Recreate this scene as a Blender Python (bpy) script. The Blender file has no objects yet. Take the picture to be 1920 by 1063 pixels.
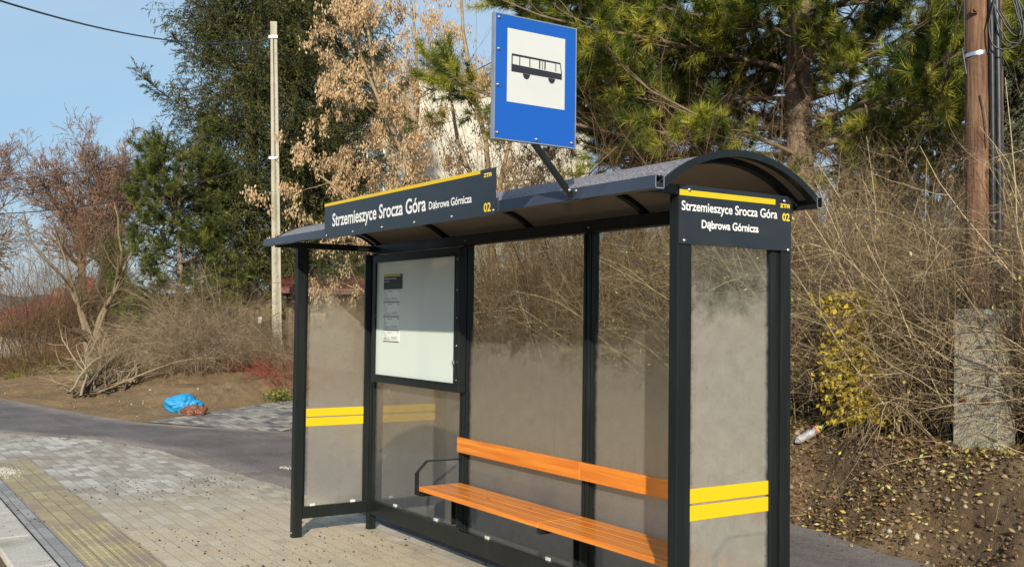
import bpy, math
import numpy as np
rng = np.random.default_rng(11)
scene = bpy.context.scene
C = scene.collection
# ------------------------------------------------------------------ camera
CAM = np.array([3.0302, -2.8351, 1.6])
RT = np.array([0.55314952, 0.83299027, 0.01236202])
UP = np.array([0.02174797, -0.02927246, 0.99933485])
FW = np.array([-0.83279807, 0.55251275, 0.03430789])
FPX = 1905.9
from mathutils import Matrix, Vector
cd = bpy.data.cameras.new('camera'); cam = bpy.data.objects.new('camera', cd); C.objects.link(cam)
cam.matrix_world = Matrix(((RT[0], UP[0], -FW[0], CAM[0]), (RT[1], UP[1], -FW[1], CAM[1]), (RT[2], UP[2], -FW[2], CAM[2]), (0, 0, 0, 1)))
cd.sensor_width = 36; cd.lens = 36 * FPX / 1920; cd.clip_start = 0.05; cd.clip_end = 3000
scene.camera = cam
# ------------------------------------------------------------------ light
SUN_EL = math.radians(24); SUN_AZ = math.radians(-36)      # azimuth of the sun measured from +X
sd = np.array([math.cos(SUN_EL) * math.cos(SUN_AZ), math.cos(SUN_EL) * math.sin(SUN_AZ), math.sin(SUN_EL)])
w = bpy.data.worlds.new('World'); scene.world = w; w.use_nodes = True
nt = w.node_tree; bg = nt.nodes['Background']
sky = nt.nodes.new('ShaderNodeTexSky'); sky.sky_type = 'NISHITA'; sky.sun_disc = False
sky.sun_elevation = SUN_EL; sky.sun_rotation = math.radians(90) - SUN_AZ
sky.air_density = 1.3; sky.dust_density = 0.6; sky.ozone_density = 2.0
tcw = nt.nodes.new('ShaderNodeTexCoord'); sxw = nt.nodes.new('ShaderNodeSeparateXYZ'); nt.links.new(tcw.outputs['Generated'], sxw.inputs[0])
crw = nt.nodes.new('ShaderNodeValToRGB'); nt.links.new(sxw.outputs[2], crw.inputs[0]); els = crw.color_ramp.elements   # clear winter air: blue down to the horizon
els[0].position = 0.; els[0].color = (.30, .48, .70, 1); els[1].position = .6; els[1].color = (.24, .40, .66, 1); e_ = els.new(.10); e_.color = (.20, .42, .74, 1); e_ = els.new(.26); e_.color = (.36, .54, .74, 1)
scw = nt.nodes.new('ShaderNodeVectorMath'); scw.operation = 'SCALE'; scw.inputs[3].default_value = 5.7; nt.links.new(crw.outputs[0], scw.inputs[0])
mxw = nt.nodes.new('ShaderNodeMix'); mxw.data_type = 'RGBA'; mxw.inputs[0].default_value = .72; nt.links.new(sky.outputs[0], mxw.inputs[6]); nt.links.new(scw.outputs[0], mxw.inputs[7])
nzw = nt.nodes.new('ShaderNodeTexNoise'); nzw.inputs['Scale'].default_value = 1.6; nzw.inputs['Detail'].default_value = 5; mpw = nt.nodes.new('ShaderNodeMapping'); mpw.inputs['Scale'].default_value = (1, 1, 3); nt.links.new(tcw.outputs['Generated'], mpw.inputs[0]); nt.links.new(mpw.outputs[0], nzw.inputs[0])
rw = nt.nodes.new('ShaderNodeValToRGB'); nt.links.new(nzw.outputs[0], rw.inputs[0]); rw.color_ramp.elements[0].position = .38; rw.color_ramp.elements[1].position = .72; rw.color_ramp.elements[1].color = (.55, .55, .55, 1)
mx2 = nt.nodes.new('ShaderNodeMix'); mx2.data_type = 'RGBA'; nt.links.new(rw.outputs[0], mx2.inputs[0]); nt.links.new(mxw.outputs[2], mx2.inputs[6]); mx2.inputs[7].default_value = (3.6, 4.3, 5.1, 1)   # thin high haze
nt.links.new(mx2.outputs[2], bg.inputs[0]); bg.inputs[1].default_value = 0.125
sl = bpy.data.lights.new('sun', 'SUN'); sl.energy = 4.3; sl.angle = math.radians(0.6); sl.color = (1, .90, .74)
so = bpy.data.objects.new('sun', sl); C.objects.link(so)
so.rotation_euler = Vector(sd).to_track_quat('Z', 'Y').to_euler()
scene.view_settings.view_transform = 'Standard'; scene.view_settings.look = 'None'
scene.view_settings.exposure = 0.46; scene.view_settings.gamma = 1.0
scene.cycles.use_denoising = True
scene.cycles.max_bounces = 6; scene.cycles.transparent_max_bounces = 24
scene.cycles.diffuse_bounces = 3; scene.cycles.glossy_bounces = 3; scene.cycles.transmission_bounces = 4

# ------------------------------------------------------------------ helpers
def P(px, py, d):
    """point seen at full-size photo pixel (px,py), d metres of horizontal distance from the camera"""
    v = FW * FPX + RT * (px - 960) - UP * (py - 531.5)
    return CAM + v * (d / math.hypot(v[0], v[1]))
def nrm(v): return v / (np.linalg.norm(v, axis=-1, keepdims=True) + 1e-12)
def smooth(t): t = np.clip(t, 0, 1); return t * t * (3 - 2 * t)
def hash2(ix, iy, s=0):
    h = (ix.astype(np.int64) * 374761393 + iy.astype(np.int64) * 668265263 + s * 1442695041) & 0x7fffffff
    h = ((h ^ (h >> 13)) * 1274126177) & 0x7fffffff
    return ((h ^ (h >> 16)) & 0xffff) / 65535.0
def vnoise(x, y, s=0):
    ix = np.floor(x); iy = np.floor(y); fx = smooth(x - ix); fy = smooth(y - iy)
    a = hash2(ix, iy, s); b = hash2(ix + 1, iy, s); c = hash2(ix, iy + 1, s); d = hash2(ix + 1, iy + 1, s)
    return (a * (1 - fx) + b * fx) * (1 - fy) + (c * (1 - fx) + d * fx) * fy - .5
def fbm(x, y, o=4, s=0):
    r = 0; a = 1.
    for i in range(o): r = r + a * vnoise(x * 2 ** i + 17 * i, y * 2 ** i - 9 * i, s + i); a *= .5
    return r

def mesh_np(name, V, F, mat, rnd=None, smooth_f=False):
    me = bpy.data.meshes.new(name)
    V = np.asarray(V, np.float32); F = np.asarray(F, np.int32)
    me.vertices.add(len(V)); me.vertices.foreach_set('co', V.ravel())
    me.loops.add(F.size); me.loops.foreach_set('vertex_index', F.ravel())
    me.polygons.add(len(F)); me.polygons.foreach_set('loop_start', np.arange(len(F), dtype=np.int32) * F.shape[1])
    if smooth_f: me.polygons.foreach_set('use_smooth', np.ones(len(F), bool))
    if rnd is not None:
        at = me.attributes.new('rnd', 'FLOAT', 'POINT'); at.data.foreach_set('value', np.asarray(rnd, np.float32))
    me.update(calc_edges=True)
    if mat: me.materials.append(mat)
    return me
def link(name, me, parent=None, loc=(0, 0, 0)):
    o = bpy.data.objects.new(name, me); C.objects.link(o); o.location = loc
    if parent: o.parent = parent
    return o
def tag(o, label=None, cat=None, group=None, kind=None):
    if label: o['label'] = label
    if cat: o['category'] = cat
    if group: o['group'] = group
    if kind: o['kind'] = kind
    return o
def thing(name, loc, label, cat, group=None):
    o = bpy.data.objects.new(name, None); C.objects.link(o); o.location = tuple(float(a) for a in loc); o.empty_display_size = .2
    return tag(o, label, cat, group)
class MB:
    """collects polygons given in world coordinates; build() makes ONE mesh object local to its parent"""
    def __init__(s): s.v = []; s.f = []; s.uv = None
    def add(s, v, f):
        n = len(s.v); s.v += [tuple(map(float, a)) for a in v]; s.f += [tuple(i + n for i in q) for q in f]; return s
    def box(s, x0, x1, y0, y1, z0, z1):
        return s.add([(x0, y0, z0), (x1, y0, z0), (x1, y1, z0), (x0, y1, z0), (x0, y0, z1), (x1, y0, z1), (x1, y1, z1), (x0, y1, z1)],
                     [(0, 3, 2, 1), (4, 5, 6, 7), (0, 1, 5, 4), (1, 2, 6, 5), (2, 3, 7, 6), (3, 0, 4, 7)])
    def bar(s, a, b, wx, wy, upv=(0, 0, 1)):
        a = np.array(a, float); b = np.array(b, float); t = nrm(b - a); u = nrm(np.cross(t, upv)); v = np.cross(u, t)
        r = []
        for p in (a, b):
            for i, j in ((-1, -1), (1, -1), (1, 1), (-1, 1)): r.append(p + u * i * wx / 2 + v * j * wy / 2)
        return s.add(r, [(3, 2, 1, 0), (4, 5, 6, 7), (0, 1, 5, 4), (1, 2, 6, 5), (2, 3, 7, 6), (3, 0, 4, 7)])
    def cyl(s, a, b, r, n=16, r2=None):
        a = np.array(a, float); b = np.array(b, float); t = nrm(b - a)
        u = nrm(np.cross(t, (0, 0, 1) if abs(t[2]) < .9 else (1, 0, 0))); v = np.cross(t, u); r2 = r if r2 is None else r2
        c = [a + r * (u * math.cos(k * 2 * math.pi / n) + v * math.sin(k * 2 * math.pi / n)) for k in range(n)]
        e = [b + r2 * (u * math.cos(k * 2 * math.pi / n) + v * math.sin(k * 2 * math.pi / n)) for k in range(n)]
        return s.add(c + e, [(k, (k + 1) % n, n + (k + 1) % n, n + k) for k in range(n)] + [tuple(range(n))[::-1], tuple(range(n, 2 * n))])
    def extrude(s, prof, axis, a, b):
        """closed 2D profile extruded along an axis: axis 'x' profile (y,z), 'y' profile (x,z), 'z' profile (x,y)"""
        def m(p, t): return {'x': (t, p[0], p[1]), 'y': (p[0], t, p[1]), 'z': (p[0], p[1], t)}[axis]
        n = len(prof)
        return s.add([m(p, a) for p in prof] + [m(p, b) for p in prof],
                     [(k, (k + 1) % n, n + (k + 1) % n, n + k) for k in range(n)] + [tuple(range(n))[::-1], tuple(range(n, 2 * n))])
    def build(s, name, mat, parent=None, bevel=0, sm=False, seg=2):
        me = bpy.data.meshes.new(name)
        off = np.array(parent_loc(parent))
        me.from_pydata([tuple(np.array(a) - off) for a in s.v], [], s.f)
        me.update(); me.materials.append(mat)
        import bmesh
        bm = bmesh.new(); bm.from_mesh(me); bmesh.ops.recalc_face_normals(bm, faces=bm.faces)
        bm.to_mesh(me); bm.free()
        o = link(name, me, parent)
        if sm: me.shade_smooth()
        if bevel:
            b = o.modifiers.new('bevel', 'BEVEL'); b.width = bevel; b.segments = seg; b.limit_method = 'ANGLE'; b.angle_limit = math.radians(40)
        return o
def parent_loc(p):
    r = np.zeros(3)
    while p is not None: r = r + np.array(p.location); p = p.parent
    return r

# ---- batches of tubes, twigs
def tubes(Pn, Rn, s=3):
    N, k, _ = Pn.shape
    T = np.empty_like(Pn); T[:, 1:-1] = Pn[:, 2:] - Pn[:, :-2]; T[:, 0] = Pn[:, 1] - Pn[:, 0]; T[:, -1] = Pn[:, -1] - Pn[:, -2]
    T = nrm(T); ref = np.where(np.abs(T[:, :1, 2:3]) > .8, np.array([1., 0, 0]), np.array([0, 0, 1.]))
    U = nrm(np.cross(T, np.broadcast_to(ref, T.shape))); W = np.cross(T, U)
    a = np.arange(s) * 2 * np.pi / s
    V = Pn[:, :, None] + Rn[:, :, None, None] * (U[:, :, None] * np.cos(a)[None, None, :, None] + W[:, :, None] * np.sin(a)[None, None, :, None])
    V = V.reshape(-1, 3)
    i = np.arange(N)[:, None, None] * k * s; j = np.arange(k - 1)[None, :, None] * s; q = np.arange(s)[None, None, :]; q2 = (q + 1) % s
    F = np.stack([i + j + q, i + j + q2, i + j + s + q2, i + j + s + q], -1).reshape(-1, 4)
    rn = np.repeat(rng.random(N), k * s)
    return V, F, rn
def join(parts):
    V = []; F = []; R = []; n = 0
    if len({f.shape[1] for _, f, _ in parts}) > 1: parts = [(v, f if f.shape[1] == 3 else np.concatenate([f[:, :3], f[:, [0, 2, 3]]]), r) for v, f, r in parts]
    for v, f, r in parts:
        V.append(v); F.append(f + n); R.append(r); n += len(v)
    return np.concatenate(V), np.concatenate(F), np.concatenate(R)
def spawn(Pn, Rn, m, t0, t1, ang, L, k=5, up=0., wob=.15, rf=.5, aj=.25, lj=.35, flat=None, lt=.4):
    N, kk, _ = Pn.shape
    idx = np.repeat(np.arange(N), m); n = len(idx)
    t = rng.uniform(t0, t1, n); x = t * (kk - 1); a = np.minimum(x.astype(int), kk - 2); fr = (x - a)[:, None]
    p0 = Pn[idx, a] * (1 - fr) + Pn[idx, a + 1] * fr; tan = nrm(Pn[idx, a + 1] - Pn[idx, a])
    r0 = Rn[idx, a] * (1 - fr[:, 0]) + Rn[idx, a + 1] * fr[:, 0]
    rv = rng.normal(size=(n, 3))
    if flat is not None: rv[:, 2] *= flat
    per = nrm(rv - (rv * tan).sum(1, keepdims=True) * tan)
    an = (ang * (1 + aj * rng.normal(size=n)))[:, None]
    d = nrm(tan * np.cos(an) + per * np.sin(an))
    ln = L * (1 - lt * t) * np.clip(1 + lj * rng.normal(size=n), .3, 2)
    if np.ndim(L) == 0: pass
    return march(p0, d, ln, np.minimum(r0 * rf, r0), k, up, wob)
def march(p0, d, ln, r0, k=5, up=0., wob=.15, tip=.35):
    n = len(p0); Q = np.empty((n, k, 3)); Q[:, 0] = p0; st = (ln / (k - 1))[:, None] if np.ndim(ln) else ln / (k - 1)
    for j in range(1, k):
        d = nrm(d + wob * rng.normal(size=(n, 3)) + np.array([0, 0, up]))
        Q[:, j] = Q[:, j - 1] + d * st
    R = np.asarray(r0)[:, None] * np.linspace(1, tip, k)[None] if np.ndim(r0) else np.full((n, 1), r0) * np.linspace(1, tip, k)[None]
    return Q, R
def needles(Pn, per, L, wd, ang, t0=.1, t1=1., k=None, down=0.):
    """thin leaf-like triangles growing from twigs"""
    N, kk, _ = Pn.shape
    idx = np.repeat(np.arange(N), per); n = len(idx)
    x = rng.uniform(t0, t1, n) * (kk - 1); a = np.minimum(x.astype(int), kk - 2); fr = (x - a)[:, None]
    p0 = Pn[idx, a] * (1 - fr) + Pn[idx, a + 1] * fr; tan = nrm(Pn[idx, a + 1] - Pn[idx, a])
    rv = rng.normal(size=(n, 3)); pe = nrm(rv - (rv * tan).sum(1, keepdims=True) * tan)
    an = (ang * (1 + .3 * rng.normal(size=n)))[:, None]
    d = nrm(tan * np.cos(an) + pe * np.sin(an) + np.array([0, 0, -down])); sdv = nrm(np.cross(d, rng.normal(size=(n, 3))))
    l = L * rng.uniform(.7, 1.15, n)[:, None]
    V = np.stack([p0 - sdv * wd / 2, p0 + sdv * wd / 2, p0 + d * l], 1).reshape(-1, 3)
    F = np.arange(3 * n).reshape(-1, 3)
    tr = rng.random(N)[idx] * .8 + rng.random(n) * .2
    return V, F, np.repeat(tr, 3)
def leaves(p0, L, wd, vert=0.):
    """folded diamond leaves at given points; vert: 1 = hanging, 0 = lying any way"""
    n = len(p0); d = rng.normal(size=(n, 3)); d[:, 2] = d[:, 2] * .5
    d = nrm(d * (1 - vert) + np.array([0, 0, -1.5]) * vert + (rng.normal(size=(n, 3)) * .3) * vert)
    sdv = nrm(np.cross(d, rng.normal(size=(n, 3)))); l = (L * rng.uniform(.6, 1.3, n))[:, None]; ww = (wd * rng.uniform(.6, 1.3, n))[:, None]
    up = nrm(np.cross(sdv, d)) * ww * .35
    V = np.stack([p0, p0 + d * l * .5 - sdv * ww + up, p0 + d * l, p0 + d * l * .5 + sdv * ww + up], 1).reshape(-1, 3)
    i = np.arange(n)[:, None] * 4
    F = np.concatenate([np.concatenate([i, i + 1, i + 2], 1), np.concatenate([i, i + 2, i + 3], 1)])
    return V, F, np.repeat(rng.random(n), 4)
def lumps(p0, size, flat=.6):
    """small irregular stones / clods: jittered octahedra"""
    base = np.array([(1, 0, 0), (0, 1, 0), (-1, 0, 0), (0, -1, 0), (0, 0, 1), (0, 0, -.6)], float)
    f = np.array([(0, 1, 4), (1, 2, 4), (2, 3, 4), (3, 0, 4), (1, 0, 5), (2, 1, 5), (3, 2, 5), (0, 3, 5)])
    n = len(p0); V = base[None] * rng.uniform(.6, 1.25, (n, 6, 1)) + rng.normal(size=(n, 6, 3)) * .12
    a = rng.uniform(0, 6.28, n); c = np.cos(a)[:, None]; s = np.sin(a)[:, None]; x = V[:, :, 0] * c - V[:, :, 1] * s; y = V[:, :, 0] * s + V[:, :, 1] * c
    V = np.stack([x, y * rng.uniform(.55, 1, (n, 1)), V[:, :, 2] * flat], -1) * size[:, None, None] + p0[:, None]
    F = (f[None] + np.arange(n)[:, None, None] * 6).reshape(-1, 3)
    return V.reshape(-1, 3), F, np.repeat(rng.random(n), 6)
def put(name, parts, mat, parent=None, sm=False):
    V, F, R = join(parts) if isinstance(parts, list) else parts
    V = V - parent_loc(parent)
    return link(name, mesh_np(name, V, F, mat, R, sm), parent)

# ------------------------------------------------------------------ materials
def newmat(name):
    m = bpy.data.materials.new(name); m.use_nodes = True; t = m.node_tree
    return m, t, t.nodes['Principled BSDF'], t.nodes['Material Output']
def nd(t, ty, **k):
    n = t.nodes.new('ShaderNode' + ty)
    for a, b in k.items():
        if a in n.inputs: n.inputs[a].default_value = b
        else: setattr(n, a, b)
    return n
def ramp(t, fac, stops):
    r = t.nodes.new('ShaderNodeValToRGB'); e = r.color_ramp.elements
    while len(e) < len(stops): e.new(.5)
    for i, (p, c) in enumerate(stops):
        e[i].position = p; e[i].color = (*c, 1) if len(c) == 3 else c
    t.links.new(fac, r.inputs[0]); return r.outputs[0]
def tex(t, ty, scale, vec=None, **k):
    n = nd(t, ty, **k); n.inputs['Scale'].default_value = scale
    if vec: t.links.new(vec, n.inputs['Vector'])
    return n
def mapn(t, src, scale=(1, 1, 1), rot=(0, 0, 0), loc=(0, 0, 0)):
    m = t.nodes.new('ShaderNodeMapping'); m.inputs['Scale'].default_value = scale; m.inputs['Rotation'].default_value = rot; m.inputs['Location'].default_value = loc
    t.links.new(src, m.inputs[0]); return m.outputs[0]
def mix(t, fac, a, b, mode='MIX'):
    m = t.nodes.new('ShaderNodeMix'); m.data_type = 'RGBA'; m.blend_type = mode
    for s, v in ((m.inputs[0], fac), (m.inputs[6], a), (m.inputs[7], b)):
        if hasattr(v, 'is_output') or isinstance(v, bpy.types.NodeSocket): t.links.new(v, s)
        elif isinstance(v, (int, float)): s.default_value = v
        else: s.default_value = (*v, 1)
    return m.outputs[2]
def mth(t, op, a, b=None, c=None, clamp=False):
    m = t.nodes.new('ShaderNodeMath'); m.operation = op; m.use_clamp = clamp
    for i, v in enumerate((a, b, c)):
        if v is None: continue
        if isinstance(v, bpy.types.NodeSocket): t.links.new(v, m.inputs[i])
        else: m.inputs[i].default_value = v
    return m.outputs[0]
def bump(t, h, strength, dist, bs, nrm_in=None):
    b = t.nodes.new('ShaderNodeBump'); b.inputs['Strength'].default_value = strength; b.inputs['Distance'].default_value = dist
    t.links.new(h, b.inputs['Height']); t.links.new(b.outputs[0], bs.inputs['Normal'])
    return b
def coord(t, w='Object'): return t.nodes.new('ShaderNodeTexCoord').outputs[w]
def rndmat(name, stops, rough=.8, transl=0., spec=.2, noise=0.):
    m, t, b, o = newmat(name); a = nd(t, 'Attribute', attribute_name='rnd'); col = ramp(t, a.outputs['Fac'], stops)
    if noise:
        n = tex(t, 'TexNoise', noise, coord(t)); col = mix(t, .6, col, ramp(t, n.outputs[0], [(.3, (.45, .45, .45)), (.7, (1.2, 1.15, 1.1))]), 'MULTIPLY')
    t.links.new(col, b.inputs['Base Color']); b.inputs['Roughness'].default_value = rough; b.inputs['Specular IOR Level'].default_value = spec
    if transl:
        tr = nd(t, 'BsdfTranslucent'); t.links.new(col, tr.inputs[0]); mx = nd(t, 'MixShader', Fac=transl)
        t.links.new(b.outputs[0], mx.inputs[1]); t.links.new(tr.outputs[0], mx.inputs[2]); t.links.new(mx.outputs[0], o.inputs[0])
    return m
def plain(name, col, rough=.5, metal=0., var=0., scale=20., bmp=0., bd=.002, spec=.5, coat=0.):
    m, t, b, o = newmat(name); b.inputs['Roughness'].default_value = rough; b.inputs['Metallic'].default_value = metal
    b.inputs['Specular IOR Level'].default_value = spec; b.inputs['Coat Weight'].default_value = coat
    c = coord(t); n = tex(t, 'TexNoise', scale, c, Detail=6., Roughness=.6)
    v = var or .12
    col2 = ramp(t, n.outputs[0], [(.3, tuple(x * (1 - v) for x in col)), (.7, tuple(min(1, x * (1 + v)) for x in col))])
    t.links.new(col2, b.inputs['Base Color'])
    if bmp: bump(t, n.outputs[0], bmp, bd, b)
    return m
def metal_dark():
    m, t, b, o = newmat('charcoal_powder_coat'); c = coord(t)
    n1 = tex(t, 'TexNoise', 3., c, Detail=5.); n2 = tex(t, 'TexNoise', 260., c, Detail=2.); n3 = tex(t, 'TexNoise', 1., mapn(t, c, (28, 28, 2.2)), Detail=4.)
    sp = ramp(t, n2.outputs[0], [(.68, (0, 0, 0)), (.74, (1, 1, 1))])
    col = mix(t, ramp(t, n3.outputs[0], [(.5, (0, 0, 0)), (.75, (.35, .35, .35))]), (.009, .012, .012), (.026, .029, .027))
    col = mix(t, mth(t, 'MULTIPLY', sp, .12), col, (.25, .24, .22))
    t.links.new(col, b.inputs['Base Color'])
    t.links.new(ramp(t, n1.outputs[0], [(.3, (.30, .30, .30)), (.7, (.48, .48, .48))]), b.inputs['Roughness']); b.inputs['Specular IOR Level'].default_value = .3
    bump(t, n2.outputs[0], .06, .0005, b); return m
def board_mat():
    m, t, b, o = newmat('dark_sign_foil'); c = coord(t); n = tex(t, 'TexNoise', 5., c, Detail=5.); n2 = tex(t, 'TexNoise', 160., c)
    col = ramp(t, n.outputs[0], [(.35, (.013, .018, .023)), (.7, (.023, .028, .032))])
    t.links.new(col, b.inputs['Base Color']); t.links.new(ramp(t, n.outputs[0], [(.3, (.22, .22, .22)), (.7, (.36, .36, .36))]), b.inputs['Roughness'])
    bump(t, n2.outputs[0], .03, .0005, b); return m
def wood_mat(dir_scale=(1.2, 40, 40)):
    m, t, b, o = newmat('orange_varnished_pine'); c = coord(t); info = nd(t, 'ObjectInfo')
    off = nd(t, 'VectorMath', operation='ADD'); t.links.new(c, off.inputs[0]); cv = nd(t, 'CombineXYZ')
    for i in range(3): t.links.new(mth(t, 'MULTIPLY', info.outputs['Random'], 7.3 + i * 3), cv.inputs[i])
    t.links.new(cv.outputs[0], off.inputs[1]); c = off.outputs[0]
    warp = tex(t, 'TexNoise', 2.5, c, Detail=3.); wv = nd(t, 'VectorMath', operation='MULTIPLY_ADD'); t.links.new(warp.outputs['Color'], wv.inputs[0]); wv.inputs[1].default_value = (.02, .02, .02); t.links.new(c, wv.inputs[2])
    g = tex(t, 'TexNoise', 1., mapn(t, wv.outputs[0], dir_scale), Detail=4., Roughness=.65)
    big = tex(t, 'TexNoise', 1.7, c, Detail=2.)
    k = tex(t, 'TexVoronoi', 1., mapn(t, c, (3.2, 9, 9)), feature='F1')
    col = ramp(t, g.outputs[0], [(.25, (.40, .10, .014)), (.48, (.66, .215, .024)), (.72, (.82, .33, .045))])
    col = mix(t, ramp(t, big.outputs[0], [(.4, (0, 0, 0)), (.75, (.55, .55, .55))]), col, (.72, .19, .012))
    col = mix(t, ramp(t, k.outputs['Distance'], [(.05, (.95, .95, .95)), (.085, (.0, .0, .0))]), col, (.12, .025, .008))
    t.links.new(col, b.inputs['Base Color']); b.inputs['Roughness'].default_value = .33; b.inputs['Coat Weight'].default_value = .25; b.inputs['Coat Roughness'].default_value = .15
    bump(t, g.outputs[0], .15, .0015, b); return m
def glass_mat(width, seed, zlo=1.15, zhi=1.9, base=.93, low=0., blur=.67, refl=.85):
    """pane with condensation: UV = (metres from the left edge, height in metres)"""
    m, t, b, o = newmat('misted_glass'); t.nodes.remove(b)
    uv = nd(t, 'UVMap').outputs[0]; sx = nd(t, 'SeparateXYZ'); t.links.new(uv, sx.inputs[0]); u, v = sx.outputs[0], sx.outputs[1]
    uo = mapn(t, uv, loc=(seed * 3.7, seed * 1.3, 0))
    n1 = tex(t, 'TexNoise', 2.2, uo, Detail=6., Roughness=.6); n2 = tex(t, 'TexNoise', 14., uo, Detail=6., Roughness=.7)
    drip = tex(t, 'TexNoise', 1., mapn(t, uo, (30, 1.6, 1)), Detail=4.); spk = tex(t, 'TexNoise', 55., uo, Detail=3.)
    zz = mth(t, 'ADD', v, mth(t, 'MULTIPLY', mth(t, 'SUBTRACT', n1.outputs[0], .5), -.7))
    zz = mth(t, 'ADD', zz, mth(t, 'MULTIPLY', mth(t, 'SUBTRACT', n2.outputs[0], .5), -.3))
    f = nd(t, 'MapRange', interpolation_type='SMOOTHSTEP'); t.links.new(zz, f.inputs[0])
    f.inputs[1].default_value = zlo; f.inputs[2].default_value = zhi; f.inputs[3].default_value = base; f.inputs[4].default_value = 0.03
    e = mth(t, 'MINIMUM', u, mth(t, 'SUBTRACT', width, u)); e = mth(t, 'ADD', e, mth(t, 'MULTIPLY', mth(t, 'SUBTRACT', n2.outputs[0], .5), .03))
    em = nd(t, 'MapRange', interpolation_type='SMOOTHSTEP'); t.links.new(e, em.inputs[0])
    em.inputs[1].default_value = .008; em.inputs[2].default_value = .04; em.inputs[3].default_value = .12; em.inputs[4].default_value = 1
    fog = mth(t, 'MULTIPLY', f.outputs[0], em.outputs[0])
    if low:
        lo = nd(t, 'MapRange', interpolation_type='SMOOTHSTEP'); t.links.new(zz, lo.inputs[0])
        lo.inputs[1].default_value = .15; lo.inputs[2].default_value = .75; lo.inputs[3].default_value = 1 - low; lo.inputs[4].default_value = 1.
        fog = mth(t, 'MULTIPLY', fog, lo.outputs[0])
    fog = mth(t, 'MULTIPLY', fog, ramp(t, drip.outputs[0], [(.25, (.90, .90, .90)), (.42, (1, 1, 1))]), clamp=True)
    fog = mth(t, 'MULTIPLY', fog, ramp(t, spk.outputs[0], [(.25, (.86, .86, .86)), (.45, (1, 1, 1))]), clamp=True)
    clear = nd(t, 'BsdfTransparent'); clear.inputs[0].default_value = (.90, .93, .90, 1)
    dif = nd(t, 'BsdfDiffuse'); dcol = mix(t, ramp(t, n2.outputs[0], [(.35, (0, 0, 0)), (.7, (1, 1, 1))]), (.50, .48, .42), (.66, .645, .575)); t.links.new(dcol, dif.inputs[0])
    trl = nd(t, 'BsdfTranslucent'); trl.inputs[0].default_value = (.75, .72, .62, 1)
    rfr = nd(t, 'BsdfRefraction'); rfr.inputs['IOR'].default_value = 1.14; rfr.inputs['Roughness'].default_value = .58; rfr.inputs[0].default_value = (1, .98, .92, 1)
    m1 = nd(t, 'MixShader', Fac=.33); t.links.new(dif.outputs[0], m1.inputs[1]); t.links.new(trl.outputs[0], m1.inputs[2])
    m2 = nd(t, 'MixShader', Fac=blur); t.links.new(m1.outputs[0], m2.inputs[1]); t.links.new(rfr.outputs[0], m2.inputs[2])
    m3 = nd(t, 'MixShader'); t.links.new(fog, m3.inputs[0]); t.links.new(clear.outputs[0], m3.inputs[1]); t.links.new(m2.outputs[0], m3.inputs[2])
    gl = nd(t, 'BsdfGlossy'); gl.inputs['Roughness'].default_value = .03
    fr = nd(t, 'Fresnel', IOR=1.5); mg = nd(t, 'MixShader'); t.links.new(mth(t, 'MULTIPLY', fr.outputs[0], refl, clamp=True), mg.inputs[0])
    t.links.new(m3.outputs[0], mg.inputs[1]); t.links.new(gl.outputs[0], mg.inputs[2]); t.links.new(mg.outputs[0], o.inputs[0])
    return m
def glass_back():
    m, t, b, o = newmat('clear_glass'); t.nodes.remove(b)
    c = nd(t, 'BsdfTransparent'); c.inputs[0].default_value = (.97, .985, .975, 1); gl = nd(t, 'BsdfGlossy'); gl.inputs['Roughness'].default_value = .02
    mg = nd(t, 'MixShader', Fac=.02); t.links.new(c.outputs[0], mg.inputs[1]); t.links.new(gl.outputs[0], mg.inputs[2]); t.links.new(mg.outputs[0], o.inputs[0]); return m
def roof_mat():
    m, t, b, o = newmat('bronze_polycarbonate_with_dew'); c = coord(t); g = nd(t, 'NewGeometry')
    n = tex(t, 'TexNoise', 3., c, Detail=5.); vo = tex(t, 'TexVoronoi', 95., c); fine = tex(t, 'TexNoise', 300., c)
    dew = ramp(t, vo.outputs['Distance'], [(.2, (1, 1, 1)), (.5, (0, 0, 0))])
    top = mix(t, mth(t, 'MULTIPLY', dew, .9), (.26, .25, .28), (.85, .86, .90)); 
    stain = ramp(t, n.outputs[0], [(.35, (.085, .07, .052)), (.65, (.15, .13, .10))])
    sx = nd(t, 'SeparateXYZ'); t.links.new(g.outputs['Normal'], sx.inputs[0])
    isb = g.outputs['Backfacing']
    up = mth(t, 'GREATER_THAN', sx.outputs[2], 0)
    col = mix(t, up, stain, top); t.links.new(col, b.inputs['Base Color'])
    b.inputs['Roughness'].default_value = .5; bump(t, dew, .35, .002, b)
    tr = nd(t, 'BsdfTranslucent'); tr.inputs[0].default_value = (.46, .36, .26, 1); mx = nd(t, 'MixShader', Fac=.45)
    t.links.new(b.outputs[0], mx.inputs[1]); t.links.new(tr.outputs[0], mx.inputs[2]); t.links.new(mx.outputs[0], o.inputs[0]); return m
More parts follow.
